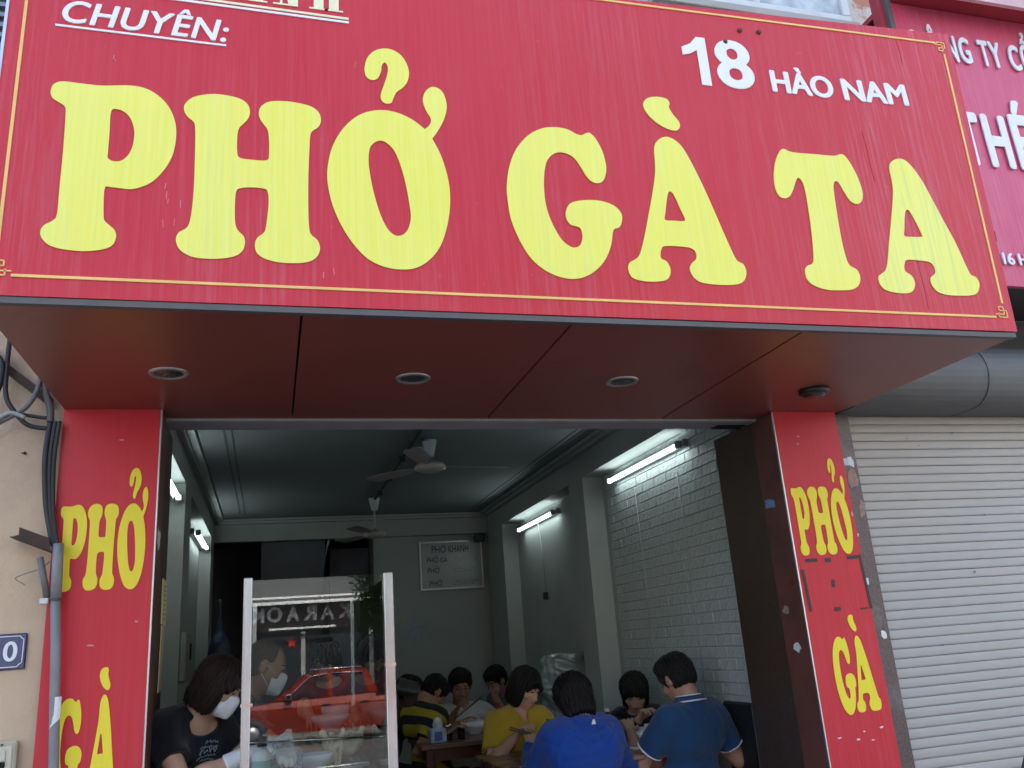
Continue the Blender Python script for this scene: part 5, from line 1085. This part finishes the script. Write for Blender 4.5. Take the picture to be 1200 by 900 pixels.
MB().lathe([(.036, SZ), (.038, SZ+.01), (.038, SZ+.13), (.02, SZ+.155), (.016, SZ+.165), (.002, SZ+.166)], (-.022, .09, 0), 20).build('body', M('pale_bottle', (.62, .68, .68), .3), bo); MB().lathe([(.0386, SZ+.055), (.0386, SZ+.115)], (-.022, .09, 0), 20, close=True).build('label', M('teal_label', (.20, .42, .44), .5), bo); MB().lathe([(.020, SZ+.166), (.021, SZ+.20), (.002, SZ+.204)], (-.022, .09, 0), 16).build('cap', M('black_cap', (.015, .015, .015), .4), bo)

# ---------------------------------------------------------------- people
NAVY = cloth('navy_cotton', (.012, .017, .035)); BLK = cloth('black_cotton', (.0045, .005, .008)); REDC = cloth('red_cotton', (.34, .014, .022)); WHT = cloth('white_cotton', (.46, .46, .46)); GREY = cloth('grey_cotton', (.10, .115, .14)); MUST = cloth('mustard_cotton', (.44, .30, .022))
ROY = cloth('royal_blue_fleece', (.006, .048, .27)); POLO = cloth('teal_navy_pique', (.010, .048, .125)); DARKJ = cloth('black_jacket', (.010, .010, .012)); OLIVE = cloth('olive_cotton', (.05, .055, .045))
cw, J = person('woman cook in black T-shirt, white mask and gloves, bending at the counter', (-.205, .36, 1.325), -42, sit=False, lean=36, zp=.82, H=1.58, pitch=32, hyaw=22, RH=(-.10, .20, 1.05), LH=(.03, .24, 1.03), skinm=SK1, shirt=BLK, sleeve='short', hair='bob', hairm=HBR, h=.006, mask=True, glove=(-1, 1), bulk=1.06, neck='crew', curl=.7, pole_r=(-.75, -.35, -.55), slv=.55, neckr=.007)
# printed script on her chest: flat strokes following the cloth
def script_on(J, ox, oz, mat, lines, parent, sc_=.011):
    top = J['top']; me = top.data; bvh = BVHTree.FromPolygons([v.co[:] for v in me.vertices], [p.vertices[:] for p in me.polygons])
    fwd = Vector(-J['bk']); l = Vector(J['l']); td = Vector(J['tdir']); org = Vector(J['p2'])-Vector(J['base']); b = MB()
    for r_, n_ in enumerate(lines):
        x = 0
        for k in range(n_):
            pts = []
            for q in range(5):
                u = ox-(x+q*.25)*sc_; v_ = oz-r_*.017+random.uniform(-.4, .7)*sc_*(1 if r_ != 2 else 1.6)+.10*u
                o_ = org+l*u+td*v_+fwd*.4; hit = bvh.ray_cast(o_, -fwd)[0]
                if hit is not None: pts.append(hit+fwd*.0012+Vector(J['base']))
            if len(pts) > 2: b.tube(pts, .0013 if r_ != 2 else .0019, 4)
            x += 1.12
    o = b.build('printed_script', mat, parent); o['kind'] = 'stuff'; return o
script_on(J, .06, .10, M('pale_print', (.42, .46, .52), .7), (5, 7, 7, 8, 6), J['top'])
cm, J = person('bald man cook in dark T-shirt and white mask, reaching over the counter', (-.02, .90, 1.385), -8, sit=False, lean=30, zp=.88, H=1.66, pitch=22, hyaw=8, RH=(.285, .70, .965), LH=(.16, 1.02, 1.02), skinm=SK2, shirt=cloth('faded_navy', (.022, .03, .05)), hair='bald', hairm=hair_mat('shaved_grey', (.10, .075, .06)), female=False, h=.0065, mask=True, curl=.8)
rd, J = person('woman in red T-shirt with bobbed hair behind the far end of the counter', (.335, 1.98, 1.40), -98, sit=False, lean=20, zp=.84, H=1.62, pitch=36, hyaw=-14, RH=(.235, 1.48, 1.045), LH=(.47, 1.50, 1.05), skinm=SK1, shirt=REDC, hair='bob', h=.0075, curl=.5)
person('man with close cropped hair seated deep inside, seen dimly through the glass', (.742, 3.55, 1.33), -95, zp=.58, H=1.70, pitch=8, skinm=SK2, shirt=GREY, hair='crop', female=False, h=.010)
hp_, J = person('person in a grey bucket hat hunched at the rear table', (1.10, 3.60, 1.085), -30, zp=.50, H=1.58, pitch=16, skinm=SK3, shirt=OLIVE, sleeve='long', hair='short', female=False, h=.010, RH=(1.30, 3.05, .86), LH=(1.42, 3.2, .86))
HP, X = J['HP'], (J['hl'], J['hf'], J['hu']); F = Field(np.array(HP(0, 0, .05))-.24, np.array(HP(0, 0, .05))+.24, .007); F.cone(HP(0, -.005, .02), HP(0, -.005, .105), .108, .088, k=.01, end=True); F.ell(HP(0, -.005, .025), (.155, .165, .022), X, k=.02); F.ell(HP(0, -.005, -.02), (.092, .105, .06), X, k=0, cut=True); F.folds(.006, 1.2, 2)
link('bucket_hat', F.mesh('bucket_hat', J['base']), cloth('grey_felt', (.11, .12, .11)), hp_)
ax_ = nrm(np.array([math.cos(R(22))*math.sin(R(38)), math.sin(R(22))*math.sin(R(38)), math.cos(R(38))]))
person('person in yellow and black striped shirt seen from behind, bent over the rear table', (1.185, 2.92, 1.10), 22, zp=.44, H=1.54, pitch=52, skinm=SK2, shirt=stripe_mat('yellow_black_stripes', (.42, .33, .02), (.010, .011, .018), ax_, .115, .50, .25), hair='short', female=False, h=.0085, bulk=1.05, RH=(1.22, 2.62, .84), LH=(1.38, 2.98, .86))
wm, Jw = person('man in white T-shirt lifting chopsticks over the white bowl', (1.475, 3.32, 1.105), -102, zp=.43, H=1.68, pitch=16, hyaw=8, skinm=SK3, shirt=WHT, hair='short', female=False, h=.0075, RH=(1.36, 3.03, .93), LH=(1.70, 3.02, .985), curl=1.1, pn=(.5, .2, -.8))
person('man in grey top with a white earphone at the far wall', (2.01, 4.25, 1.085), -150, zp=.50, H=1.66, pitch=30, skinm=SK2, shirt=GREY, hair='short', female=False, h=.009)
yw, Jy = person('smiling woman in mustard yellow T-shirt holding chopsticks', (1.555, 1.72, 1.135), -82, zp=.43, H=1.60, pitch=26, hyaw=24, roll=-6, skinm=SK1, shirt=MUST, neck='v', hair='bob', h=.0065, RH=(1.395, 1.46, .885), LH=(1.66, 1.42, .90), curl=.9, pn=(.3, -.2, -.9), bulk=1.04)
person('woman in royal blue hooded jacket seen from behind', (1.575, .88, 1.105), 100, zp=.40, H=1.62, pitch=34, hyaw=-4, skinm=SK1, shirt=ROY, sleeve='long', neck='hood', hair='shag', h=.0065, bulk=1.12, RH=(1.80, 1.16, .86), LH=(1.40, 1.16, .86))
bh, Jb = person('woman with long black fringe in dark jacket leaning over her bowl', (2.315, 1.78, 1.045), -104, zp=.40, H=1.60, pitch=34, hyaw=-10, skinm=SK1, shirt=DARKJ, sleeve='long', hair='long', h=.007, RH=(2.20, 1.50, .90), LH=(2.42, 1.46, .87), curl=.9)
pm, Jp = person('man in teal navy polo shirt with white trim seen from behind', (2.25, .98, 1.145), 110, zp=.40, H=1.72, pitch=30, hyaw=0, skinm=SK2, shirt=POLO, neck='polo', hair='short', female=False, h=.0065, bulk=.97, RH=(2.44, 1.12, .87), LH=(2.02, 1.20, .87))
# polo collar and cuffs with white tipping
p3, td, l_, bk_ = [np.array(Jp[k]) for k in ('p3', 'tdir', 'l', 'bk')]
def ring(c, ax, u, v, ru, rv, n=28, lift=0): return [c+u*ru*math.cos(6.2832*k/n)+v*rv*math.sin(6.2832*k/n) for k in range(n+1)]
nk_ = np.array(Jp['nk']); na = nrm(nk_-p3); nu = l_; nv = np.cross(na, nu); WT = M('white_tipping', (.62, .64, .68), .8)
b = MB(); b.tube(ring(p3+na*.048, na, nu, nv, .080, .080), .012, 8); b.tube(ring(p3+na*.064, na, nu, nv, .071, .070), .0095, 8); co_ = b.build('collar', POLO, pm)
MB().tube(ring(p3+na*.044, na, nu, nv, .097, .095), .0046, 6).build('collar_tipping', WT, co_); MB().tube(ring(p3+na*.074, na, nu, nv, .072, .071), .0034, 6).build('collar_tipping', WT, co_)
for sd in (1, -1):
    S_, E_, W_ = Jp['arms'][sd]; d_ = nrm(E_-S_); u_ = nrm(np.cross(d_, [0, 0, 1])); v_ = np.cross(d_, u_)
    MB().tube(ring(S_+(E_-S_)*.672, d_, u_, v_, .0725, .0725), .0048, 6).build('cuff_tipping', WT, pm)
# chopsticks: held, so things of their own
CHOP = M('chopstick_wood', (.06, .03, .018), .45)
def chopsticks(p, q, lab, gap=(.006, .0, .012)):
    t = thing('chopsticks', lab, 'chopsticks', p, 'pairs of chopsticks in hands')
    p, q, g_ = Vector(p), Vector(q), Vector(gap)
    MB().tube([p, q], [.0042, .0026], 7).build('stick', CHOP, t); MB().tube([p+g_, q+g_*.25], [.0042, .0026], 7).build('stick', CHOP, t)
W_ = Vector(Jw['arms'][-1][2]); chopsticks(W_+Vector((.20, -.06, .10)), W_+Vector((-.02, -.10, -.03)), 'dark chopsticks held slanting by the man in the white T-shirt')
W_ = Vector(Jy['arms'][-1][2]); chopsticks(W_+Vector((-.06, -.11, .055)), W_+Vector((.17, -.10, -.02)), 'dark chopsticks held level by the woman in yellow')
W_ = Vector(Jy['arms'][1][2]); chopsticks(W_+Vector((-.10, -.06, .06)), W_+Vector((.10, -.10, -.01)), 'dark chopsticks in the left hand of the woman in yellow')
for (x, y, lab) in ((1.553, .56, 'wooden stool under the royal blue jacket'), (2.23, .62, 'wooden stool under the teal navy polo'), (1.52, 2.02, 'wooden stool under the woman in yellow'), (2.38, 2.10, 'wooden stool under the woman with the black fringe'), (1.55, 3.62, 'wooden stool under the man in the white T-shirt'), (.93, 2.52, 'wooden stool under the striped shirt'), (.86, 3.75, 'wooden stool under the bucket hat'), (2.25, 4.45, 'wooden stool under the grey top'), (.76, 3.70, 'wooden stool under the cropped hair man')): stool(x, y, lab, .33)
# ---------------------------------------------------------------- scooter parked on the pavement: only a mirror tip reaches into view
st = thing('motor_scooter', 'dark parked scooter whose mirror tip pokes up at the lower right corner', 'scooter', (1.95, -2.2, -.12))
PNT = M('scooter_paint', (.02, .02, .024), .25, coat=.6); RUB = M('tyre_rubber', (.02, .02, .02), .8); CHR = M('chrome', (.75, .76, .80), .1, metal=1.)
def wheel(x, y):
    c = (x, y, .13); t = MB(); t.lathe([(.15, -.045), (.22, -.055), (.245, -.03), (.25, 0), (.245, .03), (.22, .055), (.15, .045)], c, 28, 'x', close=True); ty_ = t.build('wheel', RUB, st)
    MB().lathe([(.03, -.05), (.15, -.04), (.155, 0), (.15, .04), (.03, .05)], c, 20, 'x').build('rim', M('alloy_rim', (.4, .4, .42), .35, metal=.8), ty_)
wheel(1.78, -1.75); wheel(1.78, -3.0)
F = Field((1.45, -3.5, .0), (2.1, -1.5, 1.1), .014); F.cone((1.78, -1.86, .5), (1.78, -2.02, .92), .10, .085, k=.06, flat=(1, 0, 0), ff=1.5); F.cone((1.78, -2.05, .22), (1.78, -2.5, .22), .11, .12, k=.08, flat=(1, 0, 0), ff=1.3); F.cone((1.78, -2.5, .42), (1.78, -3.2, .55), .13, .09, k=.08); F.cone((1.78, -1.95, .45), (1.78, -2.1, .25), .13, .11, k=.06)
link('body', F.mesh('body', st.location), PNT, st)
F = Field((1.5, -3.3, .5), (2.1, -2.2, .85), .012); F.cone((1.78, -2.42, .64), (1.78, -3.05, .70), .10, .09, k=.05, flat=(0, 0, 1), ff=.6); link('seat', F.mesh('seat', st.location), RUB, st)
MB().tube([(1.48, -2.16, .97), (1.60, -2.06, .985), (1.78, -2.03, .97), (1.96, -2.06, .985), (2.08, -2.16, .97)], .012, 10).build('handlebar', CHR, st)
for x0, x1 in ((1.48, 1.58), (1.98, 2.08)): MB().tube([(x0, -2.165 if x0 < 1.7 else -2.09, .972), (x1, -2.09 if x0 < 1.7 else -2.165, .978)], .019, 10).build('grip', RUB, st)
for x, s_ in ((1.632, -1), (1.925, 1)):
    mr = MB().tube([(x+s_*-.02, -2.05, .985), (x, -2.03, 1.045), (x+s_*.0, -2.03, 1.055)], .006, 8); mr = mr.build('mirror', CHR, st)
    b = MB(); b.prism([(x-.028, 1.052), (x+.022, 1.058), (x+.034, 1.075), (x+.006, 1.108), (x-.012, 1.080)], lambda p: (p[0], -2.045, p[1]), lambda p: (p[0], -2.02, p[1])); b.build('mirror_shell', RUB, mr)
MB().lathe([(.002, -.03), (.07, -.02), (.085, 0), (.06, .05)], (1.78, -1.90, .78), 20, 'y').build('headlight', M('headlight_lens', (.6, .62, .65), .1), st)

# ---------------------------------------------------------------- across the street (seen in the glass)
FAR = -26.0
kb = thing('karaoke_building', 'low dark fronted KARAOKE building across the street, mirrored in the counter glass', 'building', (1, FAR-4, -.17))
DKF = M('dark_cladding', (.06, .045, .040), .6, var=.25, vs=1.5)
MB().box(-4.5, FAR-8, -.17, 5.2, FAR, 7.5).build('wall', M('weathered_grey', (.13, .135, .14), .85, var=.3, vs=.8), kb); MB().box(-4.4, FAR-.0+.002, 2.75, 5.1, FAR+.10, 3.62).build('fascia', DKF, kb)
MB().box(-4.4, FAR+.003, -.17, 5.1, FAR+.06, 2.70).build('shopfront', M('dark_glazing', (.03, .035, .04), .15, var=.3, vs=1), kb)
for x in (-3.4, -1.2, 1.0, 3.2): MB().box(x, FAR+.061, -.17, x+.14, FAR+.16, 2.72).build('column', M('grey_column', (.3, .3, .3), .7), kb)
aw = MB(); n = 60
zz = []
for k in range(n*2+1): zz.append((-4.4+9.5*k/(2*n), .03*(k % 2)))
aw.prism([(x, q) for x, q in zz]+[(5.1, -.03), (-4.4, -.03)], lambda p: (p[0], FAR+.12, 3.70+p[1]), lambda p: (p[0], FAR+.7, 3.60+p[1])); aw.build('awning', M('white_sheet', (.75, .76, .78), .45), kb)
MB().box(-4.4, FAR+.12, 3.80, 5.1, FAR+.2, 3.86).build('eave_strip', MATS['white_sheet'], kb)
KL = M('sign_letter_white', (.80, .82, .85), .4)
for i, ch in enumerate('KARAOKE'):
    wd = .42 if ch != 'O' else .48
    put_text('letter', ch, KL, kb, (2.62-.555*i, FAR+.125, 3.06), wd, .48, (-1, 0, 0), (0, 0, 1), (0, 1, 0), bold=.045, extrude=.02)
MB().box(.0, FAR+.30, 2.80, 2.1, FAR+.36, 2.86).build('light_tube', KL, kb)
b = MB(); pts = []
for k in range(10): a = R(90+36*k); rr_ = .20 if k % 2 == 0 else .085; pts.append((.72+rr_*math.cos(a), 2.40+rr_*math.sin(a)))
b.prism(pts, lambda p: (p[0], FAR+.07, p[1]), lambda p: (p[0], FAR+.1, p[1])); b.build('star', M('red_star', (.5, .03, .03), .5), kb)
def block(name, lab, x0, x1, z1, mat, floors, bays, y0=FAR, dep=9):
    t = thing(name, lab, 'building', ((x0+x1)/2, y0-dep/2, -.17)); MB().box(x0, y0-dep, -.17, x1, y0, z1).build('wall', mat, t); MB().box(x0-.1, y0-dep, z1+.001, x1+.1, y0+.25, z1+.25).build('roof', CONC, t)
    gm = M('far_window_glass', (.05, .07, .09), .1); fm = M('far_frame', (.5, .5, .5), .5)
    for i in range(floors):
        for j in range(bays):
            xx = x0+(x1-x0)*(j+.5)/bays; zz_ = .6+i*3.3; o_ = MB().box(xx-.62, y0+.002, zz_, xx+.62, y0+.05, zz_+1.6).build('window', fm, t)
            MB().box(xx-.54, y0+.0505, zz_+.08, xx-.03, y0+.06, zz_+1.52).build('pane', gm, o_); MB().box(xx+.03, y0+.0505, zz_+.08, xx+.54, y0+.06, zz_+1.52).build('pane', gm, o_)
            if i: MB().box(xx-.9, y0+.051, zz_-.30, xx+.9, y0+.6, zz_-.20).build('balcony_slab', CONC, t)
block('terrace_house', 'cream three storey terrace house left of the karaoke building', -13, -4.6, 9.8, M('cream_render', (.55, .52, .46), .9, var=.08), 3, 4); block('apartment_block', 'tall pale apartment block right of the karaoke building', 5.4, 16, 16, M('pale_render', (.46, .44, .40), .9), 5, 5)
block('office_block', 'tall grey office block far along the opposite pavement', 16.4, 34, 20, M('grey_render', (.40, .41, .42), .9), 6, 7); block('shop_house', 'white narrow shop house at the far left of the opposite row', -30, -13.4, 8, M('white_render', (.62, .62, .60), .9), 2, 6)
# tree
tr = thing('street_tree', 'leafy green street tree on the far pavement before the karaoke building', 'tree', (3.7, -23.3, -.17))
BARK = M('bark', (.10, .075, .05), .95, var=.3, vs=8, bump=.8, bs=30); b = MB(); b.tube(crv([(3.7, -23.3, -.17), (3.65, -23.28, 1.2), (3.75, -23.3, 2.4), (3.6, -23.35, 3.6)]), [.17-.09*k/24 for k in range(25)], 10)
cent = []
for k in range(13):
    a = k*2.4; e = Vector((3.85+math.cos(a)*(.5+1.0*random.random()), -23.3+math.sin(a)*(.7+.7*random.random()), 2.5+3.2*random.random())); b.tube(crv([(3.7, -23.3, 2.0+.15*k), ((3.7+e.x)/2, (-23.3+e.y)/2, (2.2+e.z)/2+.2), e]), [.06-.045*q/16 for q in range(17)], 6); cent += [e, (e+Vector((3.7, -23.3, 3.4)))/2]
b.build('trunk', BARK, tr)
verts = []; faces = []
for e in cent:
    for k in range(330):
        v = Vector((random.gauss(0, 1), random.gauss(0, 1), random.gauss(0, .8))).normalized()*(.75*random.random()**.45); c = e+v; u = Vector((random.gauss(0, 1), random.gauss(0, 1), random.gauss(0, .5))).normalized(); w_ = u.orthogonal().normalized()*random.uniform(.03, .05); L_ = random.uniform(.06, .10); i0 = len(verts)
        verts += [c-u*L_, c+w_, c+u*L_, c-w_]; faces.append((i0, i0+1, i0+2, i0+3))
me = bpy.data.meshes.new('crown'); me.from_pydata([v-tr.location for v in verts], [], faces); o = link('crown', me, M('leaf_green', (.045, .085, .03), .5, var=.45, vs=2), tr); o['kind'] = 'stuff'
# pickup
pk = thing('pickup_truck', 'orange red double cab pickup parked across the street, mirrored in the counter glass', 'pickup', (1.6, -20.2, -.30))
ORG = M('orange_paint', (.21, .022, .011), .20, coat=.7, spec=.5, var=.03); PG = M('car_glass', (.02, .026, .034), .06, spec=.8); PX = 1.0; PY0, PY1 = -21.1, -19.35
def side(poly, y0, y1, name, mat, parent=pk, bev=0):
    b = MB(); b.prism(poly, lambda p: (p[0], y0, p[1]), lambda p: (p[0], y1, p[1]))
    if bev: bmesh.ops.bevel(b.bm, geom=b.bm.edges[:], offset=bev, segments=2, affect='EDGES')
    return b.build(name, mat, parent)
body_p = [(-.86, .02), (-.90, .35), (-.84, .60), (-.45, .70), (.10, .76), (2.62, .80), (2.66, .72), (4.20, .76), (4.25, .10), (3.9, .02)]
b = MB(); b.prism(body_p, lambda p: (p[0], PY0, p[1]), lambda p: (p[0], PY1, p[1]))
for zc in (.30, .52, .62): bmesh.ops.bisect_plane(b.bm, geom=b.bm.verts[:]+b.bm.edges[:]+b.bm.faces[:], plane_co=(0, 0, zc), plane_no=(0, 0, 1))
for v in b.bm.verts: v.co.y -= (1 if v.co.y > (PY0+PY1)/2 else -1)*max(0, abs(v.co.z-.56)-.06)*(.16 if v.co.z < .5 else .30)
b.build('body', ORG, pk); side([(.05, .75), (.95, 1.36), (1.5, 1.44), (2.45, 1.42), (2.72, .79)], PY0+.08, PY1-.08, 'cab', ORG, bev=.04)
side([(.45, .80), (1.02, 1.28), (1.42, 1.33), (1.46, .82)], PY1-.079, PY1-.072, 'side_window', PG); side([(1.56, .82), (1.54, 1.33), (2.30, 1.32), (2.44, .84)], PY1-.079, PY1-.072, 'side_window', PG)
b = MB(); b.tube([(.42, PY1-.07, .82), (1.0, PY1-.07, 1.31), (1.44, PY1-.07, 1.355)], .018, 6); b.tube([(1.54, PY1-.07, 1.36), (2.34, PY1-.07, 1.34)], .018, 6); b.tube([(1.0, PY1-.2, 1.47), (2.3, PY1-.2, 1.47)], .02, 6); b.build('chrome_strip', CHR, pk)
side([(-.02, .80), (.90, 1.38), (.93, 1.36), (.02, .78)], PY0+.12, PY1-.12, 'windscreen', PG)
for x in (1.30, 2.26): MB().box(x, PY1-.001, .60, x+.20, PY1+.03, .64, bev=.008).build('door_handle', BLACK, pk)
for x in (.48, 1.50, 2.52): MB().box(x, PY1-.075, .12, x+.012, PY1-.012, .76).build('door_seam', BLACK, pk)
MB().box(.40, PY1, .80, .56, PY1+.18, .94, bev=.03).build('wing_mirror', CHR, pk)
for x in (-.38, 3.15):
    for y in (PY1-.10, PY0+.10):
        t = MB(); t.lathe([(.22, -.10), (.33, -.11), (.36, -.06), (.36, .06), (.33, .11), (.22, .10)], (x, y, .06), 26, 'y', close=True); ty_ = t.build('wheel', RUB, pk); MB().lathe([(.05, -.09), (.22, -.08), (.22, .08), (.05, .112)], (x, y, .06), 18, 'y').build('rim', MATS['alloy_rim'], ty_)
for y in (PY1-.35, PY0+.35): MB().box(-.93, y-.17, .42, -.83, y+.17, .58, bev=.03).build('headlight', MATS['headlight_lens'], pk)
